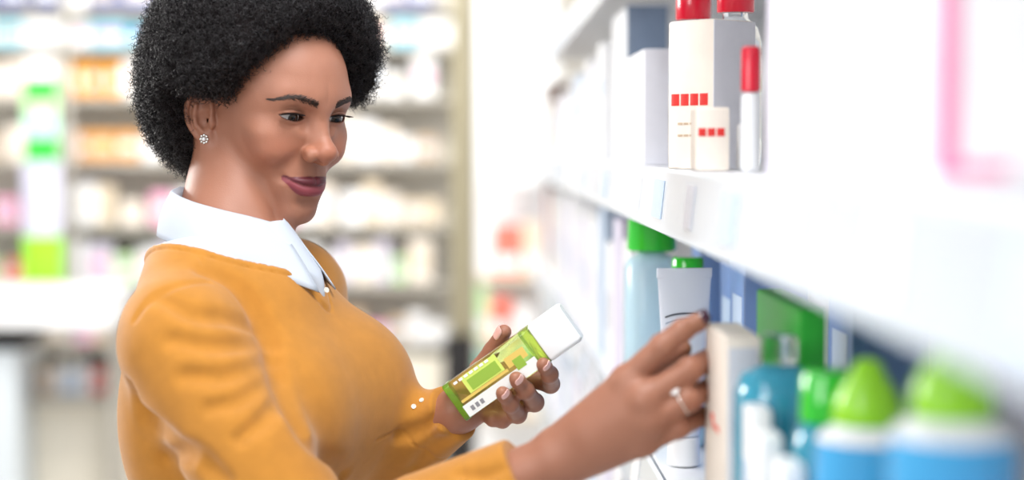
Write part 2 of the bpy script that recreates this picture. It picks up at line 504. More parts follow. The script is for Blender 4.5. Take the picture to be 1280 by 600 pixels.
# ------------------------------------------------------------------ clothing
V_NEAR = [(0, -67), (45, -54), (67, -12), (68, 22), (51, 56), (27, 84), (0, 107)]
def _poly():
    q, _ = catmull([(a, b, 0) for a, b in V_NEAR], [0]*len(V_NEAR), 5)
    q = q[:, :2]; m = q[1:-1][::-1]*np.array([-1, 1])
    return np.vstack([q, m])
V_POLY = _poly()
def poly_sdf(x, y):
    V = V_POLY; n = len(V)
    d = np.full(len(x), 1e9); s = np.ones(len(x))
    for i in range(n):
        a, b = V[i], V[(i+1) % n]
        ex, ey = b-a; wx = x-a[0]; wy = y-a[1]
        t = np.clip((wx*ex+wy*ey)/(ex*ex+ey*ey), 0, 1)
        d = np.minimum(d, (wx-ex*t)**2+(wy-ey*t)**2)
        c1 = y >= a[1]; c2 = y < b[1]; c3 = ex*wy > ey*wx
        fl = (c1 & c2 & c3) | (~c1 & ~c2 & ~c3)
        s = np.where(fl, -s, s)
    return s*np.sqrt(d)

CUFF_R = (RW-RE)/np.linalg.norm(RW-RE); CUFF_RP = W(652, 590, 1.557)
CUFF_L = (LW-LE)/np.linalg.norm(LW-LE); CUFF_LP = W(566, 516, 1.80)
FOLDS = []          # (points, radius, blend): grooves traced on the cloth
HEM = TF.wld((0, 0, -520))[2]
def sweater_base(P):
    p = TF.loc(P)
    d = torso_mm(p)*.001
    d = smin(d, smax(r_sleeve(P), (P-CUFF_RP)@CUFF_R, .003), .028)
    d = smin(d, smax(l_sleeve(P), (P-CUFF_LP)@CUFF_L, .003), .028)
    return d, p
def sweater_solid(P):
    d, p = sweater_base(P)
    for pts, r, k in FOLDS:
        lo, hi = bbox(pts, .05); m = within(P, lo, hi)
        if m.any(): d[m] = smax(d[m], -chain(P[m], pts, r), k)
    return d
def sweater_sdf(P):
    d = sweater_solid(P); p = TF.loc(P)
    near = np.where((p[:, 2] > -110) & (np.abs(p[:, 0]) < 110) & (np.abs(p[:, 1]) < 150))[0]
    if len(near):
        q = poly_sdf(p[near, 0], p[near, 1])*.001
        q = q - .0007*np.clip(p[near, 2]+25, 0, 60)
        band = smooth01(q, .0, .001)*(1-smooth01(q, .0085, .0095))*.0012 - np.exp(-((q-.0098)/.0012)**2)*.0012
        up = smooth01(p[near, 2], -95, -75)
        d[near] = smax(d[near]-band*up, np.where(p[near, 2] > -80, -q, -np.minimum(1, 1)*.1), .002)
    # ribbed cuffs
    for c, n, S in ((CUFF_RP, CUFF_R, RW), (CUFF_LP, CUFF_L, LW)):
        s = (c-P)@n
        m = (s < .045) & (s > -.01) & (np.sqrt(((P-c)**2).sum(1)) < .09)
        if m.any():
            d[m] += np.exp(-((s[m]-.040)/.0012)**2)*.0010
    d = np.maximum(d, HEM - P[:, 2])
    return d
def shirt_sdf(P):
    p = TF.loc(P)
    d = (torso_mm(p)+4.0)*.001
    fr = smin(cone(p, (0, 14, 26), (0, 68, -48), 42, 44), ell(p, (0, 0, 0), (56, 56, 40)), 12)
    d = smin(d, fr*.001, .01)
    d = smax(d, (p[:, 2]-30+.22*(60-p[:, 1]))*.001, .004)
    d = np.maximum(d, (-130-p[:, 2])*.001)
    near = d < .03
    q = np.full(len(P), .05)
    if near.any(): q[near] = poly_sdf(p[near, 0], p[near, 1])*.001-.004-.0006*np.clip(p[near, 2]+25, 0, 60)
    return smax(d, q, .002)
def trace(f, px, py, t0=1.2, t1=2.3):
    o, u = ray(px, py); t = t0
    for _ in range(90):
        s = float(f((o+u*t)[None])[0])
        if s < .0004: return o+u*t
        t += max(s*.8, .0004)
        if t > t1: return None
    return o+u*t
def fold(px_pts, r=.004, k=.012, sink=.0, f=None):
    pts = [trace(lambda P: sweater_base(P)[0], *q) for q in px_pts]
    pts = [p for p in pts if p is not None]
    if len(pts) < 2: return
    n = len(pts); rr = [r*max(.15, math.sin(PI*(i+.35)/(n-.3))) for i in range(n)]
    q, rr = catmull(pts, rr, 4)
    FOLDS.append((q, np.maximum(rr, .0003), k))
# creases of the near sleeve and armpit, and over the chest
fold([(252, 338), (290, 352), (318, 385), (337, 425), (345, 458)], 0.0075, 0.016)
fold([(345, 452), (352, 480), (372, 520), (400, 560), (430, 596)], 0.0113, 0.018)
fold([(200, 372), (240, 392), (285, 398), (325, 412)], 0.0056, 0.016)
fold([(215, 425), (265, 432), (310, 430), (338, 428)], 0.0056, 0.016)
fold([(230, 470), (280, 470), (320, 458), (342, 446)], 0.0060, 0.016)
fold([(262, 510), (300, 500), (335, 478), (352, 470)], 0.0056, 0.015)
fold([(300, 548), (332, 522), (352, 492)], 0.0056, 0.014)
fold([(164, 486), (178, 515), (204, 545), (232, 566)], 0.0113, 0.018)
fold([(205, 572), (236, 566), (262, 584), (280, 598)], 0.0075, 0.014)
fold([(168, 400), (190, 372), (225, 356), (262, 352)], 0.0023, 0.007)
fold([(246, 316), (254, 330), (264, 354)], 0.0009, 0.003)
fold([(500, 545), (525, 540), (548, 520)], 0.0056, 0.014)
fold([(520, 585), (540, 560), (562, 550)], 0.0056, 0.014)
fold([(575, 592), (600, 596), (625, 588)], 0.0056, 0.011)

def collar_mesh():
    F = [(0, -57, 62), (34, -47, 58), (54, -14, 49), (52, 22, 40), (36, 46, 33), (8, 62, 25)]
    O = [(0, -70, 20), (46, -57, 14), (72, -12, 5), (72, 28, -4), (52, 68, -20), (20, 114, -42)]
    n = 5
    Fc, _ = catmull(F, [0]*6, n); Oc, _ = catmull(O, [0]*6, n)
    Fc = np.vstack([Fc[1:][::-1]*np.array([-1, 1, 1]), Fc]); Oc = np.vstack([Oc[1:][::-1]*np.array([-1, 1, 1]), Oc])
    rows = []
    In = Fc*np.array([.955, .955, 1]) + np.array([0, 0, -26.0]); In[:, 2] = np.maximum(In[:, 2], -8)
    m = 8
    for k in range(m+1):                     # leaf of the collar, outer edge up to the fold
        t = k/m; q = Oc*(1-t)+Fc*t
        out = Oc-Fc; nrm = np.stack([q[:, 0], q[:, 1]+5, np.zeros(len(q))], 1); nrm /= np.linalg.norm(nrm, axis=1)[:, None]
        rows.append(q + nrm*(3.0*math.sin(PI*t))[..., None] if np.ndim(t) else q+nrm*3.0*math.sin(PI*t))
    top = Fc*np.array([.985, .985, 1])+np.array([0, 0, 1.2]); rows.append(top)
    for k in range(1, 5): rows.append(Fc*np.array([.955, .955, 1])*(1-k/4)+In*(k/4))
    v = np.concatenate(rows); w = len(Fc); f = []
    for i in range(len(rows)-1):
        for j in range(w-1): f.append((i*w+j, i*w+j+1, (i+1)*w+j+1, (i+1)*w+j))
    return TF.wld(v), f
# ------------------------------------------------------------------ materials of the woman
def vcol_mat(name, layer, rough, spec, sss, bump, bscale):
    m = mat(name, (.3, .15, .1), rough=rough, spec=spec, sss=sss, bump=bump, bscale=bscale)
    nt = m.node_tree; at = nt.nodes.new('ShaderNodeVertexColor'); at.layer_name = layer
    nt.links.new(at.outputs['Color'], nt.nodes['Principled BSDF'].inputs['Base Color'])
    return m
M_SKIN = vcol_mat('skin', 'Col', .46, .45, .12, .25, 900)
M_SKIN.node_tree.nodes['Principled BSDF'].inputs['Subsurface Radius'].default_value = (1, .35, .2)
M_KNIT = mat('mustard_knit', lin(182, 122, 46), rough=.85, spec=.25, noise=.06, scale=60, bump=.35, bscale=1100, sheen=.25)
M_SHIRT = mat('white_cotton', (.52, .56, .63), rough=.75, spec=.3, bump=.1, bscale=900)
M_HAIR = mat('black_hair', (.013, .010, .011), rough=.36, spec=.5)
M_CORE = mat('hair_depth', (.012, .009, .009), rough=.9, spec=.1)
M_BROW = mat('brow_hair', (.040, .022, .016), rough=.6)
M_NAIL_D = mat('plum_nail_polish', lin(74, 40, 58), rough=.15, coat=.6)
M_NAIL_P = mat('pink_nail_polish', lin(238, 190, 182), rough=.12, coat=.7)
M_SILVER = mat('silver', (.82, .80, .76), rough=.18, metal=1)
M_STONE = mat('clear_stone', (.95, .95, .95), rough=.02, spec=.9, ior=2.2, coat=1)

def eye_mat():
    """white of the eye, brown iris and black pupil by the angle from the direction of gaze (local +Z)"""
    m = mat('eyeball', (.8, .78, .76), rough=.03, spec=.5); nt = m.node_tree; L = nt.links.new
    tc = nt.nodes.new('ShaderNodeTexCoord')
    nz = nt.nodes.new('ShaderNodeVectorMath'); nz.operation = 'NORMALIZE'; L(tc.outputs['Object'], nz.inputs[0])
    sp = nt.nodes.new('ShaderNodeSeparateXYZ'); L(nz.outputs[0], sp.inputs[0])
    ac = nt.nodes.new('ShaderNodeMath'); ac.operation = 'ARCCOSINE'; L(sp.outputs['Z'], ac.inputs[0])
    r = nt.nodes.new('ShaderNodeValToRGB'); cr = r.color_ramp
    cr.elements[0].position = 0; cr.elements[0].color = (.004, .004, .004, 1)
    cr.elements[1].position = .17; cr.elements[1].color = (.004, .004, .004, 1)
    for p_, c_ in ((.2, (.045, .024, .014)), (.38, (.03, .016, .011)), (.46, (.010, .007, .006)), (.50, (.56, .52, .51)), (.9, (.60, .52, .50))):
        e = cr.elements.new(p_); e.color = (*c_, 1)
    L(ac.outputs[0], r.inputs['Fac']); L(r.outputs['Color'], nt.nodes['Principled BSDF'].inputs['Base Color'])
    return m
M_EYE = eye_mat()

# ------------------------------------------------------------------ the woman: objects
HB = globals().get('HB', .0013); HS = globals().get('HS', .0026)
FLOOR_P = TF.wld((0, 0, 0)); 
woman = thing('person', (FLOOR_P[0], FLOOR_P[1], 0), 'woman in mustard sweater holding a green bottle and reaching for a shelf', 'person')
ORG = np.array(woman.location)
def wpart(name, v, f, m, parent=None):
    return link(name, np_mesh(name, np.asarray(v)-ORG, f), m, parent or woman)

v, f = nets(body_sdf, (-.5, 1.25, .90), (.35, 2.2, 1.8), HB)
v = project_on(body_sdf, v, HB/4, 1)
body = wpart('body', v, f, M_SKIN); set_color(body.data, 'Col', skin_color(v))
v, f = nets(sweater_sdf, (-.55, 1.25, .86), (.35, 2.2, 1.6), HS)
v = project_on(sweater_sdf, v, HS/4, 1)
sweater = wpart('sweater', v, f, M_KNIT)
sweater['label'] = 'mustard yellow V-neck knit sweater'
v, f = nets(shirt_sdf, (-.55, 1.4, 1.2), (.1, 2.1, 1.6), .003)
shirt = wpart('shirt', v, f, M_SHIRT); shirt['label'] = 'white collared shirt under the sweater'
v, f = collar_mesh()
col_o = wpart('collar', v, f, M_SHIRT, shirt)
sm = col_o.modifiers.new('thickness', 'SOLIDIFY'); sm.thickness = .0016; sm.offset = 0
bt = MB(); c = Vector(TF.wld((14, 116, -18)))
q = W(367, 323, 1.742)

# trousers and shoes: below the frame, so the figure stands on the floor
def legs_sdf(P):
    p = TF.loc(P); hz = p[:, 2]
    fl = (0-NB[2])*1000
    d = ell(p, (0, 36, -560), (158, 112, 120))
    for s in (1, -1):
        d = smin(d, chain(p, [(s*78, 38, -600), (s*76, 48, -960), (s*72, 34, fl+90)], [92, 62, 48]), 30)
    return np.maximum(d*.001, .05-P[:, 2])
v, f = nets(legs_sdf, (-.55, 1.4, .02), (.2, 2.2, 1.05), .010)
wpart('trousers', v, f, mat('dark_denim', lin(46, 52, 66), rough=.8, bump=.2, bscale=600))
for s in (1, -1):
    def shoe(P, s=s):
        p = TF.loc(P); fl = (0-NB[2])*1000
        d = smin(cone(p, (s*72, 20, fl+40), (s*78, 150, fl+26), 42, 32), cone(p, (s*72, 34, fl+110), (s*72, 30, fl+45), 42, 42), 20)
        return np.maximum(d*.001, .001-P[:, 2])
    v, f = nets(shoe, (-.6, 1.3, -.02), (.3, 2.3, .2), .007)
    wpart('shoe', v, f, mat('white_trainer', (.7, .7, .7), rough=.6))

# eyes
gz = W(760, 400, 1.50)
for o in EYE_O:
    bm = MB(); n = 26
    prof = []
    for i in range(n+1):
        a = PI*i/n; r = ER + 0.35*math.exp(-((PI-a)/.42)**2)
        prof.append((max(r*math.sin(a), .01)/1000, -r*math.cos(a)/1000))
    bm.lathe(prof, n=36)
    e = bm.build('eye', M_EYE, woman, angle=180)
    e.location = Vector(o-ORG)
    gd = Vector(gz-o).normalized()
    fw = Vector(HF.M[:, 1]); gd = (gd*.8+fw*.2).normalized()
    e.rotation_mode = 'QUATERNION'; e.rotation_quaternion = gd.to_track_quat('Z', 'Y')

# brows and lashes: short hairs laid on the skin
def on_skin(pl):
    """head-frame points moved forward or back along b until they touch the skin"""
    p = np.array(pl, float)
    P = HF.wld(p); dirw = HF.M[:, 1]
    t = np.zeros(len(p))
    P = P + .05*dirw
    for _ in range(50):
        s = head_sdf(P); P = P - np.clip(s, -.004, .01)[:, None]*dirw*.7
    return HF.loc(P)
for s in (1, -1):
    n = 620; u = rng.random(n)**1.05; wv = rng.normal(0, 1, n)
    line = catmull([(11, 0, 37.0), (20, 0, 39.3), (31, 0, 42.0), (42, 0, 42.0), (53, 0, 36.0)], [4.3, 4.8, 4.3, 3.3, 1.4], 8)
    xs, zs, ws = line[0][:, 0], line[0][:, 2], line[1]
    iu = u*(len(xs)-1)
    x = np.interp(iu, range(len(xs)), xs); z = np.interp(iu, range(len(xs)), zs); wd = np.interp(iu, range(len(xs)), ws)
    z0 = z + np.clip(wv*.5, -1, 1)*wd
    x1 = x + 4.2*(.7+.3*rng.random(n)); z1 = np.interp(np.clip((x1-8)/45, 0, 1), np.linspace(0, 1, len(xs)), zs)*.45 + (z0+1.1*(1-u*1.6))*.55
    xm = (x+x1)/2; zmid = (z0+z1)/2
    a = on_skin(np.stack([s*x, np.full(n, 80.), z0], 1)); b = on_skin(np.stack([s*xm, np.full(n, 80.), zmid], 1)); c = on_skin(np.stack([s*x1, np.full(n, 80.), z1], 1))
    bm = MB()
    for i in range(n):
        q = HF.wld(np.stack([a[i]+[0, -.3, 0], b[i]+[0, .45, 0], c[i]+[0, .4, 0]]))-ORG
        bm.tube(q, [.00022, .00020, .00008], 3)
    bm.build('eyebrow', M_BROW, woman)
    bm = MB(); E3 = EYE*np.array([s, 1, 1])
    for i in range(110):
        x = -11.5+24.5*(i+rng.random()*.6)/110; zu, zl = lid_curves(np.array([x]))
        y = math.sqrt(max((ER+1.8)**2-x*x-zu[0]**2, 1))
        p0 = np.array([x, y, zu[0]+.3]); o_ = p0/np.linalg.norm(p0)
        ln = 5.0+3.0*(i/110); dr = np.array([o_[0]*.9+.25*(i/110-.3), .9, -.15])
        pts = [p0, p0+dr*ln*.45+[0, 0, -.3], p0+dr*ln*.95+[0, 0, 1.4]]
        bm.tube([HF.wld((np.array(q_)*[s, 1, 1])+E3)-ORG for q_ in pts], [.00034, .00024, .00008], 3)
    bm.build('eyelashes', M_HAIR, woman)

# hair
def hair_env(P, grow=0.0):
    p = HF.loc(P); q = p.copy(); q[:, 0] = np.abs(q[:, 0])
    d = ell(p, (0, -16, 66), (131+grow, 128+grow, 124+grow))
    d = smin(d, ell(p, (0, -42, 30), (112+grow, 92+grow, 96+grow)), 30)
    d = smin(d, ell(p, (0, -66, 6), (98+grow, 74+grow, 84+grow)), 30)
    pl = .85*q[:, 1] - .525*q[:, 2] + 4 - 9*np.clip(q[:, 0]/60-.35, 0, 1) - 6*np.clip(q[:, 0]/60-.9, 0, 1)
    low = np.maximum(-(q[:, 2]-20), 0)
    bh = q[:, 1] + 30
    ear = np.minimum(bh, 33-q[:, 2])
    cut = np.maximum(pl, ear)
    d = smax(d, cut, 10)
    return d*.001
def hair_core(P):
    n = P*95.0
    w = (np.sin(n[:, 0]*1.3+np.sin(n[:, 1]*1.7))*np.sin(n[:, 1]*1.1+1.3*np.sin(n[:, 2]*1.3))*np.sin(n[:, 2]*1.2+np.sin(n[:, 0]*.9)))
    return hair_env(P, -7.0) + .0035*w
hv, hf = nets(hair_core, HF.o-.22, HF.o+.26, .005)
hair = wpart('hair', hv, hf, M_CORE); hair['label'] = 'round black afro hair'
hn = -grad(hair_core, hv, .004); hn = -hn/np.linalg.norm(hn, axis=1)[:, None]
NC = globals().get('NCURL', 24000); T = 17
toward = ((CM[:3, 3]-hv)*hn).sum(1)/np.linalg.norm(CM[:3, 3]-hv, axis=1)
inside = head_sdf(hv) > -.004
pr = np.where(inside, np.where(toward > -.35, 1.0, .12), 0); pr /= pr.sum()
idx = rng.choice(len(hv), NC, p=pr)
root = hv[idx] + rng.normal(0, .0022, (NC, 3)) - hn[idx]*rng.uniform(.002, .009, (NC, 1))
dirs = hn[idx] + rng.normal(0, .42, (NC, 3)); dirs /= np.linalg.norm(dirs, axis=1)[:, None]
ln = rng.uniform(.009, .0185, (NC, 1)); rad = rng.uniform(.0011, .0024, (NC, 1)); turns = rng.uniform(1.8, 3.3, (NC, 1))
ph = rng.uniform(0, 2*PI, (NC, 1))
sd = np.cross(dirs, rng.normal(0, 1, (NC, 3))); sd /= np.linalg.norm(sd, axis=1)[:, None]; ud = np.cross(dirs, sd)
bend = sd*rng.uniform(-.006, .006, (NC, 1))
rings = []
cl = np.empty((NC, T, 3))
for k in range(T):
    t = k/(T-1); a = ph+turns*2*PI*t
    cl[:, k] = root + dirs*ln*t + bend*t*t + (sd*np.cos(a)+ud*np.sin(a))*rad*min(1, t*4)*(.75+.5*t)
tg = np.gradient(cl, axis=1); tg /= np.linalg.norm(tg, axis=2)[..., None]
ux = np.cross(tg, dirs[:, None, :]+1e-4); ux /= np.maximum(np.linalg.norm(ux, axis=2), 1e-9)[..., None]; uy = np.cross(tg, ux)
rr = np.full(T, .00027); rr[-3:] = [.00024, .0002, .0001]
V3 = np.stack([cl + rr[None, :, None]*(ux*math.cos(2*PI*j/3)+uy*math.sin(2*PI*j/3)) for j in range(3)], 2)   # NC,T,3,3
base = (np.arange(NC)*T*3)[:, None, None] + (np.arange(T-1)*3)[None, :, None]
j0 = np.arange(3)[None, None, :]; j1 = (j0+1) % 3
F4 = np.stack([base+j0, base+j1, base+3+j1, base+3+j0], -1).reshape(-1, 4)
wpart('curls', V3.reshape(-1, 3), F4, M_HAIR, hair)

# ear stud: a little flower of stones
for s in (1, -1):
    en, eb, eu = ear_axes()
    p = HF.wld((EAR_C + en*7 + eb*2 - eu*20)*np.array([s, 1, 1]))
    nrm = HF.M@(en*np.array([s, 1, 1]))
    for _ in range(40): p = p - nrm*float(head_sdf(p[None])[0])*.8
    N = Vector(nrm); A = N.orthogonal().normalized(); B = N.cross(A)
    bm = MB()
    def ball(bm, c, r):
        rings = []
        for i in range(1, 7):
            a = PI*i/7; rings.append([c + A*(r*math.sin(a)*math.cos(2*PI*j/10)) + B*(r*math.sin(a)*math.sin(2*PI*j/10)) + N*(-r*math.cos(a)) for j in range(10)])
        bm.loft(rings)
    P0 = Vector(p-ORG)+N*.0012
    for k in range(8): ball(bm, P0+(A*math.cos(k*PI/4)+B*math.sin(k*PI/4))*.0042, .0017)
    st = bm.build('ear_stud', M_SILVER, woman, angle=180); st['label'] = 'silver flower ear stud'
    bm = MB(); ball(bm, P0+N*.0008, .0023); bm.build('stone', M_STONE, st, angle=180)

# nails
def nail(tip, prev, up, r, m, w=.78, ln=1.75, label=None):
    d = Vector(tip-prev).normalized(); up = Vector(up); up = (up-d*up.dot(d)).normalized(); sd = d.cross(up)
    c = Vector(tip-ORG); bm = MB(); nu, nv = 8, 7
    top, bot = [], []
    for i in range(nu):
        u = i/(nu-1); y = (-ln*.62 + ln*u*1.02)*r
        wd = w*(1-.35*max(0, (u-.72)/.28)**2)*(1-.18*max(0, (.25-u)/.25)**2)
        rt = []
        for j in range(nv):
            a = (j/(nv-1)*2-1)*1.12*wd
            rise = (1.15 - .10*max(0, y/r)**2)*r
            rt.append(c + d*y + sd*(math.sin(a)*rise) + up*(math.cos(a)*rise))
        top.append(rt); bot.append([p_ - up*.0009 for p_ in rt])
    v = [p_ for r_ in top for p_ in r_] + [p_ for r_ in bot for p_ in r_]; n0 = nu*nv; fs = []
    for i in range(nu-1):
        for j in range(nv-1):
            a = i*nv+j; fs.append((a, a+1, a+nv+1, a+nv)); fs.append((n0+a+nv, n0+a+nv+1, n0+a+1, n0+a))
    rim = [j for j in range(nv)] + [i*nv+nv-1 for i in range(1, nu)] + [(nu-1)*nv+j for j in range(nv-2, -1, -1)] + [i*nv for i in range(nu-2, 0, -1)]
    for k in range(len(rim)):
        a, b = rim[k], rim[(k+1) % len(rim)]; fs.append((b, a, n0+a, n0+b))
    bm.add(v, fs); o = bm.build('fingernail', m, woman, angle=60)
    if label: o['label'] = label
tocam = np.array([0, -1.0, 0])
nail(RHW['index'][3], RHW['index'][2], np.array([.1, -.78, .62]), RHR['index'][3], M_NAIL_D, .95, 2.3, label='dark plum polished nail')
for k in ('middle', 'ring', 'pinky'):
    nail(RHW[k][3], RHW[k][2], np.array([.9, -.4, .1]), RHR[k][3], M_NAIL_D)
nail(RHW['thumb'][3], RHW['thumb'][2], np.array([.2, -.3, .9]), RHR['thumb'][3], M_NAIL_P)
for k in ('index', 'middle', 'ring', 'pinky'):
    nail(LHW[k][3], LHW[k][2], np.array([.25, -.95, .25]), LHR[k][3], M_NAIL_P, label='pale pink nail')
nail(LHW['thumb'][3], LHW['thumb'][2], np.array([-.5, -.5, .6]), LHR['thumb'][3], M_NAIL_P)

# ring on the hand that reaches for the shelf
a, b = RHW['ring'][0], RHW['ring'][1]
c = a*.15+b*.85; d = Vector(b-a).normalized(); r = RHR['ring'][0]*.22+RHR['ring'][1]*.78+.0006
A = d.orthogonal().normalized(); B = d.cross(A); bm = MB(); pts = [Vector(c-ORG)+A*(r*math.cos(t))+B*(r*math.sin(t)) for t in np.linspace(0, 2*PI, 33)]
bm.tube(pts, .0008, 8, caps=False); ro = bm.build('finger_ring', M_SILVER, woman, angle=180)
nd = Vector((-.05, -.45, .90)); nd = (nd-d*nd.dot(d)).normalized(); bm = MB(); P0 = Vector(c-ORG)+nd*r
sd = d.cross(nd); prof = [(.0016, -.001), (.0036, .0018), (.0048, .0036), (.0038, .0050), (.0018, .0055)]
bm.loft([[P0+nd*z+(d*math.cos(2*PI*j/10)+sd*math.sin(2*PI*j/10))*rr_ for j in range(10)] for rr_, z in prof])
bm.build('ring_stone', M_STONE, ro, smooth=False)

# cuff buttons of the far sleeve, a button on the collar
M_BTN = mat('pearl_button', (.75, .70, .60), rough=.2, spec=.7)
def disc(c, n, r, h, m, parent, name):
    n = Vector(n).normalized(); A = n.orthogonal().normalized(); B = n.cross(A); bm = MB(); c = Vector(c-ORG)
    bm.loft([[c+n*z+(A*math.cos(2*PI*j/16)+B*math.sin(2*PI*j/16))*q for j in range(16)] for q, z in ((r*.9, -h), (r, 0), (r*.9, h*.8), (r*.55, h*.45))])
    return bm.build(name, m, parent)
for px, py in ((517, 508), (527, 500)):
    p = trace(sweater_sdf, px, py, 1.5, 2.1)
    if p is not None:
        n = grad(sweater_sdf, p[None], .002)[0]; disc(p, n, .0028, .0008, M_BTN, sweater, 'cuff_button')
p = TF.wld((13, 119, -40)); disc(p, TF.M@np.array([.5, .8, .3]), .0030, .0006, M_BTN, shirt, 'collar_button')
# ------------------------------------------------------------------ store: materials
WHITE = mat('white_laminate', (.90, .91, .93), rough=.35, noise=.02, scale=6)
RAIL = mat('price_rail_plastic', (.56, .62, .69), rough=.2, spec=.6)
def paper(name, rgb, rough=.42): return mat(name, rgb, rough=rough, noise=.03, scale=40)
C_WHITE = paper('white_carton_board', (.92, .92, .94)); C_CREAM = paper('cream_carton_board', lin(243, 232, 220))
C_GREY = paper('grey_carton_board', lin(214, 214, 222)); C_BLUEGREY = paper('blue_grey_carton_board', lin(128, 146, 172))
C_LILAC = paper('lilac_carton_board', lin(226, 220, 240)); C_BLUESHADE = paper('blue_shade_board', lin(120, 152, 206))
C_BROWN = paper('brown_carton_board', lin(120, 84, 62)); C_RED = paper('red_print', lin(222, 52, 48)); C_PINK = paper('pink_print', lin(246, 120, 176))
C_ROSE = paper('pale_pink_print', lin(244, 172, 206)); C_GREEN = paper('green_print', lin(40, 176, 52)); C_TEAL = paper('teal_print', lin(84, 178, 204))
C_SALMON = paper('salmon_print', lin(238, 120, 104)); C_INK = paper('dark_print', lin(52, 56, 72)); C_SKY = paper('pale_blue_print', lin(196, 214, 236))
C_AMBER = paper('amber_print', lin(222, 158, 78)); C_ORANGE = paper('orange_print', lin(240, 168, 60)); C_NAVY = paper('navy_print', lin(40, 66, 140))
C_CYAN = paper('cyan_print', lin(120, 200, 226)); C_MINT = paper('mint_print', lin(170, 224, 200))
C_BEIGE = paper('beige_print', lin(226, 210, 186)); C_TAN = paper('tan_print', lin(200, 176, 150)); C_PALEGREEN = paper('pale_green_print', lin(190, 226, 170))
P_WHITE = mat('white_plastic', (.91, .92, .94), rough=.25, spec=.55)
P_RED = mat('red_plastic', lin(226, 24, 54), rough=.2, spec=.6, coat=.3)
P_GREEN = mat('green_plastic', lin(46, 196, 46), rough=.08, spec=.6, coat=.4)
P_LIME = mat('lime_plastic', lin(150, 218, 44), rough=.25, spec=.6)
P_BLUE = mat('blue_plastic', lin(70, 168, 224), rough=.06, spec=.6, coat=.3)
P_TEAL = mat('teal_plastic', lin(52, 150, 178), rough=.06, spec=.6, coat=.4)
P_DTEAL = mat('deep_teal_plastic', lin(20, 104, 124), rough=.2, spec=.6, coat=.4)
P_SILVERY = mat('pearl_tube_plastic', lin(226, 232, 244), rough=.22, spec=.6)
GLASS = mat('clear_plastic', (.96, .98, 1), rough=.03, trans=1, ior=1.35)
AQUA = mat('aqua_clear_plastic', lin(206, 234, 246), rough=.08, trans=.3, ior=1.3)
TILE = mat('pale_floor', lin(214, 208, 200), rough=.3, noise=.04, scale=3)
PAINT = mat('cream_wall_paint', lin(240, 234, 222), rough=.7, noise=.02, scale=2)
METAL = mat('grey_shelf_metal', lin(176, 172, 164), rough=.4, noise=.03, scale=5)
POST = mat('olive_grey_post', lin(150, 142, 116), rough=.45, noise=.04, scale=6)
DARK = mat('dark_plinth_and_gap', lin(34, 32, 34), rough=.6)
DRAWER = mat('cream_drawer_front', lin(232, 226, 212), rough=.4, noise=.02, scale=5)

# ------------------------------------------------------------------ the room
bm = MB().add([(-5, -2, 0), (4, -2, 0), (4, 9.6, 0), (-5, 9.6, 0), (-5, -2, -.1), (4, -2, -.1), (4, 9.6, -.1), (-5, 9.6, -.1)],
              [(0, 1, 2, 3), (7, 6, 5, 4), (0, 4, 5, 1), (1, 5, 6, 2), (2, 6, 7, 3), (3, 7, 4, 0)])
tag(bm.build('floor', TILE, smooth=False), kind='structure')
bm = MB().box((-.5, 9.55, 0), (9, .1, 3.2), .004)
tag(bm.build('wall_back', PAINT), kind='structure')

# ------------------------------------------------------------------ the near shelf unit on the right
SX = .205; Z_MID = 1.493; Z_LOW = 1.16; Z_UP = 1.80
Y0, Y1 = .28, 5.45
unit = thing('shelf_unit', (.40, 2.9, 0), 'long white store shelf unit with price rails beside the woman', 'shelf unit')
UO = Vector(unit.location)
def upart(bmv, name, m, parent=None, **k):
    bmv.v = [tuple(Vector(p)-UO) for p in bmv.v]
    return bmv.build(name, m, parent or unit, **k)
upart(MB().box((.585, (Y0+Y1)/2, 0), (.02, Y1-Y0, 2.25), .002), 'back_panel', WHITE)
upart(MB().box((.40, (Y0+Y1)/2, 0), (.36, Y1-Y0, .12), .003), 'plinth', WHITE)
for y in (Y1-.012,):
    upart(MB().box((.395, y, .1), (.36, .02, 1.35), .002), 'end_panel', WHITE)
yy = np.arange(.55, 5.3, .245)
for z in (Z_UP, Z_MID, Z_LOW, .83, .50):
    b = upart(MB().box(((SX+.585)/2+.002, (Y0+Y1)/2, z-.018), (.585-SX-.004, Y1-Y0, .018), .002), 'shelf_board', WHITE)
    bm = MB()
    xs = [(SX, 0), (SX-.004, -.003), (SX-.010, -.060), (SX-.012, -.064), (SX-.009, -.066), (SX-.004, -.060), (SX+.004, -.020)]
    bm.loft([[(x, y, z+dz) for x, dz in xs] for y in (Y0, Y1)])
    upart(bm, 'price_rail', RAIL, b, angle=30)
    if z in (Z_MID, Z_LOW, Z_UP):
        for i, y in enumerate(yy):
            m = (C_SKY, C_WHITE, C_GREY, C_WHITE, C_SKY)[(i*3) % 5]; ln = (.07, .05, .09)[i % 3]
            bm = MB(); q = []
            for dy in (0, ln):
                q.append([(SX-.0053, y+dy, z-.012), (SX-.0095, y+dy, z-.052), (SX-.0105, y+dy, z-.0518), (SX-.0063, y+dy, z-.0118)])
            bm.loft(q); upart(bm, 'price_label', m, b, smooth=False)

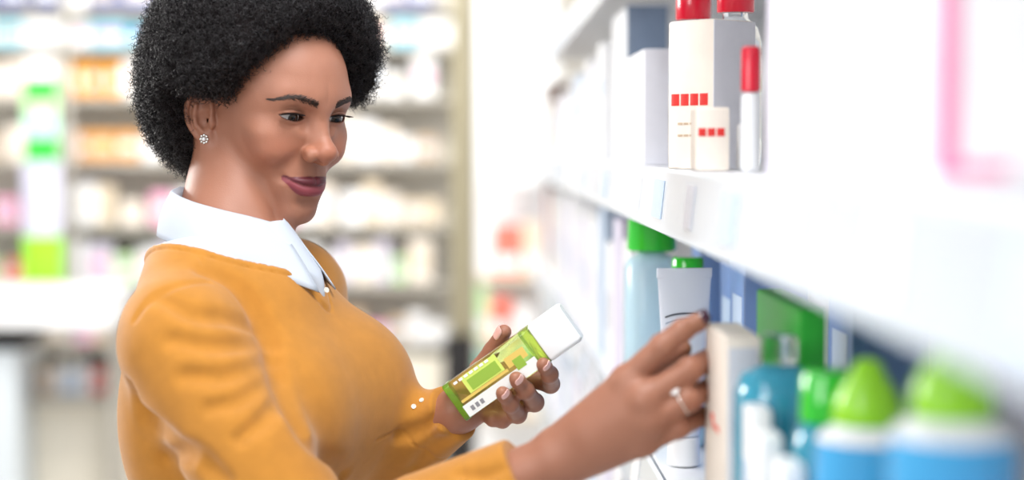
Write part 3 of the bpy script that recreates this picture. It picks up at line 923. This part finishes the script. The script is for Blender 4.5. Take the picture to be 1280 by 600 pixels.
# ------------------------------------------------------------------ goods: kinds
def carton(loc, size, m, label, cat='box', rz=0, group=None, prints=(), name='carton', flap=True):
    """loc = middle of the base; prints: (face, u0, u1, v0, v1, material), face a = towards the aisle, f = towards the camera; u runs from the near upright edge"""
    w, l, h = size
    t = thing(name, loc, label, cat, group, rz)
    MB().box((0, 0, 0), (w, l, h), .0018).build('box_body', m, t)
    if flap:
        MB().box((0, 0, h), (w*.94, l*.94, .0009), .0005).build('top_flap', m, t)
    e = .0006
    for (fc, u0, u1, v0, v1, pm) in prints:
        if fc == 'a': c = (-w/2, -l/2+l*(u0+u1)/2, h*v0); d = (2*e, l*(u1-u0), h*(v1-v0))
        else: c = (-w/2+w*(u0+u1)/2, -l/2, h*v0); d = (w*(u1-u0), 2*e, h*(v1-v0))
        MB().box(c, d, .0003).build('printed_panel', pm, t)
    return t
def words_on(fc, u0, u1, v0, v1, m, n, gap=.18):
    out = []; st = (u1-u0)/n
    for i in range(n): out.append((fc, u0+st*i, u0+st*(i+1-gap), v0, v1, m))
    return out
def bottle(loc, body_prof, m_body, cap_prof, m_cap, label, cat='bottle', sx=1, sy=1, pw=2, group=None, name='bottle', band=None, rz=0, extra=None):
    t = thing(name, loc, label, cat, group, rz)
    MB().lathe(body_prof, sx=sx, sy=sy, pw=pw, n=36).build('bottle_body', m_body, t, angle=50)
    MB().lathe(cap_prof, sx=1, sy=1, n=32).build('cap', m_cap, t, angle=35)
    if band:
        r, z0, z1, m = band
        MB().lathe([(r, z0), (r+.0006, z0+.001), (r+.0006, z1-.001), (r, z1)], sx=sx, sy=sy, pw=pw, n=36).build('wrap_label', m, t, angle=50)
    return t

# ---- middle shelf, near to far
z = Z_MID+.0008
carton((.285, .872, z), (.13, .125, .255), C_WHITE, 'tall white carton with a pink L-shaped stripe, nearest on the middle shelf', prints=[('f', .0, .075, .03, 1, C_PINK), ('f', .075, .27, .03, .052, C_PINK), ('a', .0, .02, .03, 1, C_PINK)])
carton((.272, 1.030, z), (.10, .145, .262), C_WHITE, 'tall white carton with a pale pink line, beside the pink-striped one', prints=[('a', .02, .07, .25, 1, C_ROSE)])
bottle((.238, 1.215, z), [(.019, 0), (.022, .004), (.0225, .03), (.021, .12), (.019, .17), (.012, .178)], P_WHITE, [(.015, .178), (.0155, .18), (.014, .235), (.008, .24)], P_WHITE, 'plain white tapering bottle between the clear bottle and the tall cartons', sx=1.15)
carton((.262, 1.36, z), (.05, .05, .20), C_LILAC, 'lilac carton standing behind the red-capped clear bottle', prints=[('f', .1, .5, .45, .7, C_PINK)])
BP = [(.018, 0), (.0225, .003), (.0235, .02), (.0235, .105), (.021, .120), (.013, .130), (.012, .135)]
BP_IN = BP
CLR = ([(.022, 0), (.0275, .003), (.0285, .02), (.0285, .135), (.024, .152), (.014, .162), (.0135, .168)], GLASS, [(.0195, .1685), (.0205, .170), (.0205, .205), (.018, .209)], P_RED)
bottle((.288, 1.88, z), *CLR, 'clear bottle with a bright red cap, rightmost of the two red-capped ones', pw=2.6)
bottle((.256, 1.99, z), *CLR, 'clear bottle with a red cap, behind the cream carton with red text', pw=2.6)
rb = thing('tube', (.2475, 1.525, z), 'slim white tube with a red cap, beside the clear red-capped bottles', 'tube')
MB().lathe([(.006, .0), (.0085, .002), (.0085, .066), (.007, .070)], n=20).build('tube_body', P_WHITE, rb)
MB().lathe([(.006, .0705), (.0088, .072), (.0088, .108), (.007, .111)], n=20).build('cap', P_RED, rb)
rt = math.radians(40)
carton((.2445, 1.755, z), (.062, .062, .149), C_CREAM, 'cream and grey carton with a line of red text, set cornerwise', rz=rt, prints=words_on('a', .12, .96, .43, .51, C_RED, 4) + [('f', .0, 1, 0, 1, C_GREY)] + words_on('a', .15, .8, .22, .235, C_TAN, 5) + words_on('a', .15, .8, .30, .315, C_TAN, 5))
carton((.225, 1.622, z), (.032, .036, .0585), C_CREAM, 'small cream carton with red text in front of the cornerwise carton', prints=words_on('f', .08, .9, .55, .68, C_RED, 3))
bottle((.262, 1.63, z), [(.008, 0), (.0105, .002), (.0105, .042), (.005, .047)], P_WHITE, [(.0055, .047), (.0064, .048), (.0064, .060), (.005, .062)], P_WHITE, 'tiny white bottle beside the small cream carton')
carton((.229, 2.25, z), (.032, .25, .143), C_WHITE, 'white carton with a grey end face before the tall blue-grey carton', prints=[('f', 0, 1, 0, 1, C_GREY)])
carton((.266, 2.74, z), (.063, .26, .237), C_WHITE, 'tall carton with a blue-grey end face, tallest on the middle shelf', prints=[('f', 0, 1, .0, 1, C_BLUEGREY)])
far = [(2.98, .20, .045, C_WHITE), (3.14, .165, .05, C_LILAC), (3.30, .19, .04, C_WHITE), (3.46, .15, .05, C_WHITE), (3.62, .17, .05, C_SKY), (3.80, .185, .05, C_WHITE),
       (3.98, .15, .05, C_WHITE), (4.16, .14, .05, C_LILAC), (4.34, .16, .05, C_WHITE), (4.52, .13, .05, C_CREAM), (4.70, .15, .05, C_WHITE), (4.88, .12, .05, C_WHITE)]
for i, (y, h, w, m) in enumerate(far):
    carton((.222+w/2, y, z), (w, .13, h), m, 'pale carton in the receding white row on the middle shelf', group='pale cartons receding along the middle shelf', prints=[('a', .15, .85, .55, .7, C_SKY)])
carton((.27, 5.08, z), (.10, .16, .21), C_BROWN, 'dark brown carton at the far end of the middle shelf', prints=[('a', .1, .9, .5, .7, C_BEIGE)])

# ---- lower shelf
z = Z_LOW+.0008
carton((.2215, 1.452, z), (.029, .12, .199), C_CREAM, 'slim cream carton her fingers reach around, with a red mark', prints=[('a', .30, .62, .575, .60, C_SALMON), ('a', .55, .68, .60, .635, C_SALMON), ('f', .08, .92, .04, .96, C_GREY)])  # grey panel on the camera face paints that side as shaded
def tube(loc, w, h, m, mcap, label, arcs=True):
    t = thing('tube', loc, label, 'tube'); rings = []; n = 32; r0 = w*.30
    for k in range(9):
        s = k/8; zz = .034+(h-.034)*s; sx_ = r0*(1-s)+w/2*s; sy_ = r0*(1-s)+.0012*s
        if k == 0: rings.append([(sx_*.9*math.cos(2*PI*j/n), sy_*.9*math.sin(2*PI*j/n), zz) for j in range(n)]); zz += .002
        rings.append([(sx_*math.cos(2*PI*j/n), sy_*math.sin(2*PI*j/n), zz) for j in range(n)])
    MB().loft(rings).build('tube_body', m, t, angle=50)
    MB().box((0, 0, h-.011), (w*1.0, .0034, .011), .001).build('crimp', m, t)
    MB().lathe([(.8*r0, 0), (r0*.98, .002), (r0*.98, .032), (.8*r0, .034)]).build('cap', mcap, t)
    for (za, rr, m2) in ((.165, .0009, C_INK), (.158, .0005, C_BLUEGREY), (.151, .0005, C_BLUEGREY)):
        s = (za-.034)/(h-.034); sx_ = r0*(1-s)+w/2*s; sy_ = r0*(1-s)+.0012*s
        pts = [(sx_*1.003*math.cos(a), sy_*1.01*math.sin(a)-.0002, za+.006*math.cos((a+PI/2)*1.4)) for a in np.linspace(-PI*.80, -PI*.25, 16)]
        MB().tube(pts, rr, 6).build('printed_line', m2, t)
    t.rotation_euler = (0, 0, math.radians(4)); return t
tube((.236, 1.90, z), .062, .221, P_SILVERY, P_WHITE, 'white cosmetic tube standing on its cap above her fingertip')
bottle((.231, 2.20, z), [(.028, 0), (.034, .004), (.0355, .02), (.0355, .200), (.031, .212), (.017, .219), (.016, .222)], AQUA, [(.030, .2225), (.032, .224), (.031, .262), (.028, .266)], P_GREEN, 'tall clear aqua bottle with a green cap by the white tube', pw=2.4)
bottle((.256, 2.03, z), [(.020, 0), (.025, .003), (.026, .02), (.026, .175), (.022, .188), (.013, .194)], AQUA, [(.0185, .1945), (.0195, .196), (.019, .222), (.017, .225)], P_GREEN, 'aqua bottle whose green cap shows just over the white tube', pw=2.2)
for i, (x, y, h) in enumerate(((.335, 1.93, .235), (.345, 2.08, .215), (.33, 2.24, .24), (.385, 1.62, .225))):  # added cartons whose blue paints the bluish shade deep in the shelf
    carton((x, y, z), (.07, .11, h), C_BLUESHADE, 'blue carton added for the bluish shade behind the white tube and the slim carton', group='blue cartons added for shade in the second row', prints=[('a', .2, .8, .6, .8, C_SKY)])
carton((.2775, 1.4925, z), (.022, .212, .222), C_GREEN, 'bright green carton with a teal lower half, on the lower shelf', prints=[('a', 0, 1, .0, .62, C_TEAL), ('f', 0, 1, .0, .62, C_TEAL)])
bottle((.2425, 1.346, z), [(.028, 0), (.034, .004), (.0352, .02), (.0352, .160), (.030, .176), (.013, .184)], P_TEAL, [(.014, .1845), (.015, .186), (.0145, .204), (.012, .207)], GLASS, 'broad teal bottle with a small clear cap, before the green carton', pw=2.2)
bottle((.252, 1.203, z), [(.020, 0), (.0245, .003), (.0255, .02), (.0255, .142), (.022, .156), (.018, .160)], P_TEAL, [(.019, .1605), (.0205, .162), (.0195, .192), (.016, .198)], P_GREEN, 'teal bottle with a rounded green cap, left of the lime-capped bottles')
SPB = [(.030, 0), (.0345, .003), (.0355, .02), (.0355, .150), (.034, .161)]
def spray(loc, label, up=0):
    t = thing('bottle', loc, label, 'bottle', 'blue bottles with conical green caps')
    MB().lathe([(r, q+(up if q > .1 else 0)) for r, q in SPB], n=36).build('bottle_body', P_BLUE, t, angle=50)
    MB().lathe([(r, q+up) for r, q in ((.034, .1612), (.0325, .164), (.028, .168), (.023, .170), (.022, .172))], n=36).build('shoulder', P_WHITE, t, angle=50)
    MB().lathe([(r, q+up) for r, q in ((.0225, .1722), (.0235, .174), (.021, .190), (.011, .206), (.0085, .213), (.004, .215))], n=32).build('cap', P_LIME, t, angle=50)
spray((.262, 1.125, z), 'blue bottle with a conical lime cap, by the deep teal bottle')
spray((.262, .925, z), 'taller blue bottle with a conical lime cap, right of the deep teal one', .036)
bottle((.278, 1.02, z), [(.020, 0), (.0245, .003), (.025, .02), (.025, .165), (.020, .185), (.010, .192)], P_DTEAL, [(.011, .192), (.012, .194), (.012, .208), (.010, .21)], P_WHITE, 'deep teal bottle between the two lime-capped bottles', pw=2.4)
bottle((.300, .80, z), SPB, P_BLUE, [(.030, .1612), (.032, .162), (.028, .168), (.02, .172)], P_WHITE, 'blue jar with a white cap at the near end of the lower shelf')
small = [(1.287, .158, 'small white carton in front of the broad teal bottle'), (1.241, .146, 'middle one of the three small white cartons at the shelf edge'), (1.158, .140, 'small white carton in front of the green-capped teal bottle')]
for y, h, lb in small:
    carton((.2155, y, z), (.016, .040, h), C_WHITE, lb, prints=[('a', .2, .8, .6, .75, C_SKY)])
lowfar = [(2.46, .22, .05, C_WHITE), (2.62, .245, .05, C_LILAC), (2.78, .20, .05, C_WHITE), (2.95, .25, .05, C_SKY), (3.12, .225, .05, C_WHITE), (3.30, .24, .05, C_WHITE), (3.48, .21, .05, C_LILAC),
          (3.66, .235, .05, C_WHITE), (3.85, .25, .05, C_WHITE), (4.05, .22, .05, C_LILAC), (4.25, .24, .05, C_WHITE), (4.45, .23, .05, C_WHITE), (4.66, .21, .05, C_CREAM), (4.88, .24, .05, C_WHITE)]
for i, (y, h, w, m) in enumerate(lowfar):
    carton((.222+w/2, y, z), (w, .12, h), m, 'pale carton in the receding row on the lower shelf', group='pale cartons receding along the lower shelf', prints=[('a', .2, .8, .3, .6, (C_SKY, C_LILAC, C_GREY)[i % 3])])
carton((.262, 5.12, z), (.08, .15, .25), C_BROWN, 'brown carton at the far end of the lower shelf', prints=[('a', .1, .9, .2, .9, C_SALMON)])
for zz, gl in ((.83, 'pale cartons on the shelf below the cream carton'), (.50, 'pale cartons on the lowest boards')):
    for i, y in enumerate(np.arange(1.75, 5.2, .21)):
        h = .18+.06*((i*7) % 5)/4
        carton((.25, y, zz+.0008), (.06, .15, h), (C_WHITE, C_LILAC, C_WHITE, C_SKY)[i % 4], 'pale carton on the board just under the slim cream carton' if zz > .8 else 'pale carton on the lowest board of the white shelf unit', group=gl, prints=[('a', .2, .8, .4, .7, (C_GREY, C_WHITE, C_SKY)[i % 3])])

# ------------------------------------------------------------------ the held bottle
A0, A1 = W(569, 503, 1.775), W(714, 401, 1.752)
ax = Vector(A1-A0); LB = ax.length; ax.normalize()
nrm = Vector((.10, -1, .12)); nrm = (nrm-ax*nrm.dot(ax)).normalized(); sdv = nrm.cross(ax)
hb = thing('bottle', tuple(A0), 'clear lime-green bottle with a white cap held in her hand', 'bottle')
hb.rotation_mode = 'QUATERNION'; hb.rotation_quaternion = Matrix((sdv, nrm, ax)).transposed().to_quaternion()
# local: x across, +y towards the camera, z along the bottle
LIME_CLEAR = mat('lime_clear_plastic', lin(232, 242, 150), rough=.03, trans=.94, ior=1.25)
LIME_BASE = mat('lime_base_plastic', lin(176, 238, 84), rough=.06, trans=.75, ior=1.4)
BW, BT = .043, .024; zb = LB*.735
def rrect(w, t, r, z, n=5):
    o = []
    for (cx, cy, a0) in ((w/2-r, t/2-r, 0), (-w/2+r, t/2-r, PI/2), (-w/2+r, -t/2+r, PI), (w/2-r, -t/2+r, 1.5*PI)):
        for k in range(n): a = a0+k*PI/2/(n-1); o.append((cx+r*math.cos(a), cy+r*math.sin(a), z))
    return o
MB().loft([rrect(BW-.004, BT-.004, .004, 0), rrect(BW, BT, .005, .003), rrect(BW, BT, .005, zb-.008), rrect(BW-.004, BT-.002, .005, zb-.002), rrect(BW*.55, BT*.7, .005, zb)]).build('bottle_body', LIME_CLEAR, hb, angle=50)
MB().loft([rrect(BW+.0006, BT+.0006, .005, .0005), rrect(BW+.0012, BT+.0012, .005, .002), rrect(BW+.0006, BT+.0006, .005, .0075)]).build('base_ring', LIME_BASE, hb)
MB().loft([rrect(BW-.001, BT-.001, .005, zb+.0004), rrect(BW+.001, BT, .005, zb+.002), rrect(BW+.001, BT, .005, LB-.003), rrect(BW-.003, BT-.003, .004, LB)]).build('cap', P_WHITE, hb)
MB().loft([rrect(BW+.0008, BT+.0006, .005, zb-.012), rrect(BW+.0012, BT+.001, .005, zb-.010), rrect(BW+.0012, BT+.001, .005, zb-.001), rrect(BW, BT, .005, zb)]).build('neck_ring', mat('pale_lime_clear_plastic', lin(222, 246, 140), rough=.05, trans=.85, ior=1.3), hb)
def lab(u0, u1, w0, w1, m, name, lift=.0004):
    MB().box(((u0+u1)/2*BW, BT/2+lift/2+.0002, 0), (abs(u1-u0)*BW, lift, 1), .0001)
    b = MB(); x0, x1 = sorted((u0*BW, u1*BW)); y0 = BT/2+.0001; y1 = y0+lift; z0, z1 = w0*zb, w1*zb
    b.add([(x0, y0, z0), (x1, y0, z0), (x1, y0, z1), (x0, y0, z1), (x0, y1, z0), (x1, y1, z0), (x1, y1, z1), (x0, y1, z1)], [(3, 2, 1, 0), (4, 5, 6, 7), (0, 1, 5, 4), (1, 2, 6, 5), (2, 3, 7, 6), (3, 0, 4, 7)])
    return b.build(name, m, hb, smooth=False)
OLIVE = mat('olive_green_print', lin(150, 186, 70), rough=.4); LIMEP = mat('lime_print', lin(214, 232, 112), rough=.4); GOLD = mat('golden_print', lin(226, 196, 104), rough=.35); OFFW = mat('off_white_label', (.82, .84, .82), rough=.45)
up = 1 if (W(569, 480, 1.775)-A0) @ np.array(sdv) > 0 else -1       # which side of the bottle is its upper edge in view
lab(.44*up, -.02*up, .20, .60, LIMEP, 'printed_panel')
lab(.30*up, .02*up, .24, .57, OLIVE, 'printed_panel', .0007)
lab(-.03*up, -.10*up, .08, .62, GOLD, 'printed_panel')
lab(.20*up, -.06*up, .64, .86, GOLD, 'printed_panel')
lab(.06*up, -.22*up, .70, .80, OLIVE, 'printed_panel', .0006)
lab(-.16*up, -.47*up, .06, .90, OFFW, 'back_label')
for k in range(3): lab(-.26*up, -.38*up, .12+.055*k, .155+.055*k, mat('grey_ink', (.25, .25, .27)), 'printed_mark', .0007)
for k in range(7): lab(.43*up, .37*up, .12+.06*k, .16+.06*k, P_WHITE, 'printed_letter', .0009)

# ------------------------------------------------------------------ far shelving along the back
BY = 8.0
def fx(px, y): return (px-590)/FPX*y
def fz(py, y): return CAM_Z-(py-185)/FPX*y
rack = thing('shelf_rack', (-1.2, BY+.2, 0), 'grey pharmacy shelf rack along the back with rows of small boxes', 'shelf rack')
RO = Vector(rack.location)
def rpart(bmv, name, m, **k):
    bmv.v = [tuple(Vector(p)-RO) for p in bmv.v]; return bmv.build(name, m, rack, **k)
X0, X1 = fx(-60, BY), fx(584, BY)
levels = [1.99, 1.757, 1.459, 1.161, .885, .60]
rpart(MB().box(((X0+X1)/2, BY+.40, .1), (X1-X0, .02, 2.5), .002), 'back_panel', PAINT)
for zz in levels + [2.165]:
    rpart(MB().box(((X0+X1)/2, BY+.2, zz-.03), (X1-X0, .38, .03), .003), 'shelf_board', METAL)
for px in (577, 90, -55):
    xx = fx(px, BY); z0 = fz(418, BY) if px == 577 else 0
    rpart(MB().box((xx, BY-.01, z0), (.085 if px == 577 else .03, .06, 2.7-z0), .004), 'upright', POST if px == 577 else METAL)
rpart(MB().box((fx(530, BY), BY+.2, .02), (fx(575, BY)-fx(485, BY), .36, .52), .004), 'drawer', DRAWER)
rpart(MB().box((fx(235, BY), BY+.2, .02), (fx(445, BY)-fx(25, BY), .36, .40), .004), 'drawer', DRAWER)
rpart(MB().box((fx(574, BY), BY-.02, 0), (fx(594, BY)-fx(556, BY), .12, fz(420, BY)), .004), 'gap_shade', DARK)  # dark block painted as the black shade of the gap beside the rack
rpart(MB().box(((X0+X1)/2, BY+.25, 0), (X1-X0, .3, .55), .004), 'plinth', DARK)
palette = {
 2.165: [C_NAVY, C_WHITE, C_NAVY, C_CYAN], 1.99: [C_CYAN, C_WHITE, C_CYAN, C_BEIGE, C_WHITE],
 1.757: [C_WHITE, C_BEIGE, C_CREAM, C_WHITE, C_CREAM], 1.459: [C_CREAM, C_WHITE, C_CREAM, C_TAN, C_WHITE],
 1.161: [C_WHITE, C_CREAM, C_WHITE, C_BEIGE, C_ROSE], .885: [C_CREAM, C_WHITE, C_SALMON, C_WHITE, C_PALEGREEN, C_LILAC], .60: [C_WHITE, C_ROSE, C_CREAM, C_TAN, C_SKY, C_WHITE]}
names = {2.165: 'topmost', 1.99: 'second', 1.757: 'third', 1.459: 'fourth', 1.161: 'fifth', .885: 'sixth', .60: 'lowest'}
cname = {}
for m, nme in ((C_NAVY, 'navy'), (C_WHITE, 'white'), (C_CYAN, 'pale blue'), (C_BEIGE, 'beige'), (C_CREAM, 'cream'), (C_ORANGE, 'orange'), (C_AMBER, 'amber'), (C_TAN, 'tan'), (C_ROSE, 'pink'), (C_SALMON, 'red'), (C_PALEGREEN, 'pale green'), (C_LILAC, 'lilac'), (C_SKY, 'sky blue')):
    cname[m.name] = nme
rr_ = random.Random(5)
for zz in [2.165] + levels:
    x = X0+.06
    while x < X1-.16:
        w = rr_.uniform(.05, .105) if zz < 1.9 else rr_.uniform(.10, .2); h = rr_.uniform(.10, .21)
        if zz == .60: h = rr_.uniform(.08, .16)
        if zz == 2.165: h = .14
        if zz == 1.99: h = rr_.uniform(.09, .13)
        if zz == 1.757: h = min(h, .18)
        m = rr_.choice(palette[zz])
        if zz == 1.99 and x < fx(165, BY): m = rr_.choice([C_CYAN, C_CYAN, C_WHITE])
        if zz == 2.165: m = C_NAVY if (x < fx(60, BY) or fx(95, BY) < x < fx(150, BY) or x > fx(465, BY)) else C_WHITE
        if zz == 1.757 and fx(75, BY) < x < fx(150, BY): m = C_ORANGE; h = .15
        if zz == 1.459 and fx(80, BY) < x < fx(165, BY): m = C_AMBER; h = .13
        t = carton((x+w/2, BY+.10+rr_.uniform(0, .03), zz+.0008), (w, .09, h), m, f'small blurred {cname[m.name]} box on the {names[zz]} level of the back rack', group=f'{cname[m.name]} boxes on the {names[zz]} level of the back rack', prints=[('f', .12, .88, .35, .65, rr_.choice([C_WHITE, C_GREY, C_CREAM, C_SKY, C_ROSE, C_BEIGE]))], name='medicine_box', flap=False)
        x += w+rr_.uniform(.004, .02) + (.03 if rr_.random() < .12 else 0)

# green and white sign strip
SG = thing('sign', (fx(56, 7.4), 7.4, 0), 'tall green and white sign strip in front of the back rack', 'sign')
S0 = Vector(SG.location); sw = 42/FPX*7.4
def srow(py0, py1, m, name='sign_panel', w=1.0, th=.02):
    b = MB().box((0, 0, fz(py1, 7.4)), (sw*w, th, fz(py0, 7.4)-fz(py1, 7.4)), .002); return b.build(name, m, SG)
MB().box((0, .02, 0), (.03, .015, fz(92, 7.4)), .002).build('post', METAL, SG)
MB().box((0, .0, 0), (.30, .22, .02), .004).build('base', METAL, SG)
srow(100, 126, C_GREEN); srow(127, 142, C_PALEGREEN); srow(143, 172, C_MINT); srow(173, 201, C_GREEN); srow(202, 294, paper('lavender_grey_print', lin(190, 190, 210)), w=1.1); srow(295, 361, P_LIME, w=1.12)
srow(76, 99, C_WHITE, w=.7)
# white counter at the left
CT = thing('counter', (fx(60, 6.9), 7.0, 0), 'white service counter with a thick top, standing before the back rack', 'counter')
cx0, cx1 = fx(-70, 6.9)-CT.location.x, fx(149, 6.9)-CT.location.x
MB().box(((cx0+cx1)/2, 0, fz(405, 6.9)), (cx1-cx0, .5, fz(362, 6.9)-fz(405, 6.9)), .008).build('worktop', WHITE, CT)
xa = fx(26, 6.9)-CT.location.x
MB().box(((cx0+xa)/2, .02, 0), (xa-cx0, .4, fz(434, 6.9)), .005).build('side_cabinet', mat('pale_blue_laminate', lin(214, 222, 228), rough=.4), CT)
MB().box(((cx0+xa)/2+.02, .03, fz(434, 6.9)), (xa-cx0, .38, fz(405, 6.9)-fz(434, 6.9)), .004).build('niche_shade', DARK, CT)  # solid dark block painted as the shade in the gap under the worktop
MB().box(((xa+cx1)/2, .14, 0), (cx1-xa, .08, fz(500, 6.9)), .005).build('drawer_front', DRAWER, CT)
MB().box(((xa+cx1)/2, .10, fz(500, 6.9)-.03), (cx1-xa, .2, .03), .004).build('shelf_board', METAL, CT)
MB().box((cx1-.03, .05, 0), (.03, .3, fz(405, 6.9)), .004).build('leg', METAL, CT)
for i, (px, w, m, nm_) in enumerate(((52, .05, C_TAN, 'tan'), (70, .04, C_CREAM, 'cream'), (85, .06, C_SKY, 'sky blue'), (104, .05, C_WHITE, 'white'), (122, .055, C_SALMON, 'red'))):
    carton((fx(px, 7.05), 7.10, fz(500, 6.9)+.0008), (w, .08, .10+.02*(i % 2)), m, f'small {nm_} box on the board under the white counter', prints=[('f', .15, .85, .4, .7, C_GREY)], flap=False)

# promotional stand between the rack and the near unit
EY = 7.2
ed = thing('display_stand', (fx(632, EY), EY+.15, 0), 'white display stand with red and green goods beside the back rack', 'display stand')
EO = Vector(ed.location)
def epart(b, name, m):
    b.v = [tuple(Vector(p)-EO) for p in b.v]; return b.build(name, m, ed)
ex0, ex1 = fx(597, EY), fx(700, EY)
epart(MB().box(((ex0+ex1)/2, EY+.30, 0), (ex1-ex0, .03, 2.6), .004), 'back_panel', WHITE)
epart(MB().box(((ex0+ex1)/2, EY+.05, fz(232, EY)), (ex1-ex0, .06, fz(20, EY)-fz(232, EY)), .006), 'header_panel', WHITE)
for py in (345, 425, 520):
    epart(MB().box(((ex0+ex1)/2, EY+.15, fz(py, EY)-.02), (ex1-ex0, .28, .02), .003), 'shelf_board', C_BEIGE)
epart(MB().box(((ex0+ex1)/2, EY+.15, 0), (ex1-ex0, .28, .12), .003), 'plinth', WHITE)
for i, (px, py, w, hp, m, lb) in enumerate(((606, 345, .05, 60, C_WHITE, 'white bag-like box left of the red one on the display stand'), (634, 345, .12, 62, C_SALMON, 'red box on the top board of the display stand'), (664, 345, .07, 66, C_BEIGE, 'beige box right of the red one on the display stand'),
     (603, 425, .045, 66, C_PALEGREEN, 'pale green box on the middle board of the display stand'), (626, 425, .09, 50, C_SALMON, 'shorter red box on the middle board of the display stand'), (655, 425, .07, 40, C_WHITE, 'white box on the middle board of the display stand'),
     (606, 520, .06, 76, C_MINT, 'mint box on the bottom board of the display stand'), (634, 520, .09, 60, C_CYAN, 'pale blue box on the bottom board of the display stand'), (664, 520, .06, 80, C_CREAM, 'cream box on the bottom board of the display stand'))):
    carton((fx(px, EY+.1), EY+.1, fz(py, EY)+.0008), (w, .12, hp/FPX*EY), m, lb, prints=[('f', .1, .9, .1, .4, C_WHITE)], flap=False)

# ------------------------------------------------------------------ light
w = bpy.data.worlds.new('store_light'); sc.world = w; w.use_nodes = True
bgn = w.node_tree.nodes['Background']; bgn.inputs[0].default_value = (.96, .98, 1, 1); bgn.inputs[1].default_value = .6
def area(name, loc, tgt, size, e, col=(1, 1, 1), sy=None):
    l = bpy.data.lights.new(name, 'AREA'); l.energy = e; l.color = col; l.size = size
    if sy: l.shape = 'RECTANGLE'; l.size_y = sy
    o = bpy.data.objects.new(name, l); COL.objects.link(o); o.location = loc
    o.rotation_euler = (Vector(tgt)-Vector(loc)).to_track_quat('-Z', 'Y').to_euler(); return o
area('rim_panel_back', (-2.4, 3.3, 2.0), (-.3, 1.8, 1.3), .7, 62, (1, .98, .95))  # unseen rim lamp, set below ceiling height to graze her back
area('ceiling_panel_aisle', (.10, 1.15, 2.6), (-.1, 1.75, 1.4), .6, 22, (.97, .99, 1))
area('fill_panel_front', (-1.3, -.3, 2.15), (.3, 1.7, 1.3), 1.0, 22, (1, 1, 1))  # unseen fill added low behind the camera to brighten the shelved goods
area('ceiling_panel_rack', (-1.2, 5.9, 3.0), (-1.2, 8, 1.3), 2.2, 128, (1, .97, .91), 1.0)
area('ceiling_panel_far', (-.2, 4.6, 2.9), (.3, 5.5, 1.2), .8, 26, (1, 1, 1))
for i, q in enumerate(((-.75, .35, 2.75), (-.35, -.3, 2.75), (-.9, 1.0, 2.75))):
    l = bpy.data.lights.new('glint_point', 'POINT'); l.energy = 9; l.shadow_soft_size = .03  # unseen point lamps added for small glints on the glossy bottles
    o = bpy.data.objects.new('glint_point', l); COL.objects.link(o); o.location = q
sc.view_settings.view_transform = 'Standard'; sc.view_settings.look = 'None'
sc.view_settings.exposure = 0.06; sc.view_settings.gamma = 1.0; sc.view_settings.use_curve_mapping = False
sc.cycles.use_denoising = True
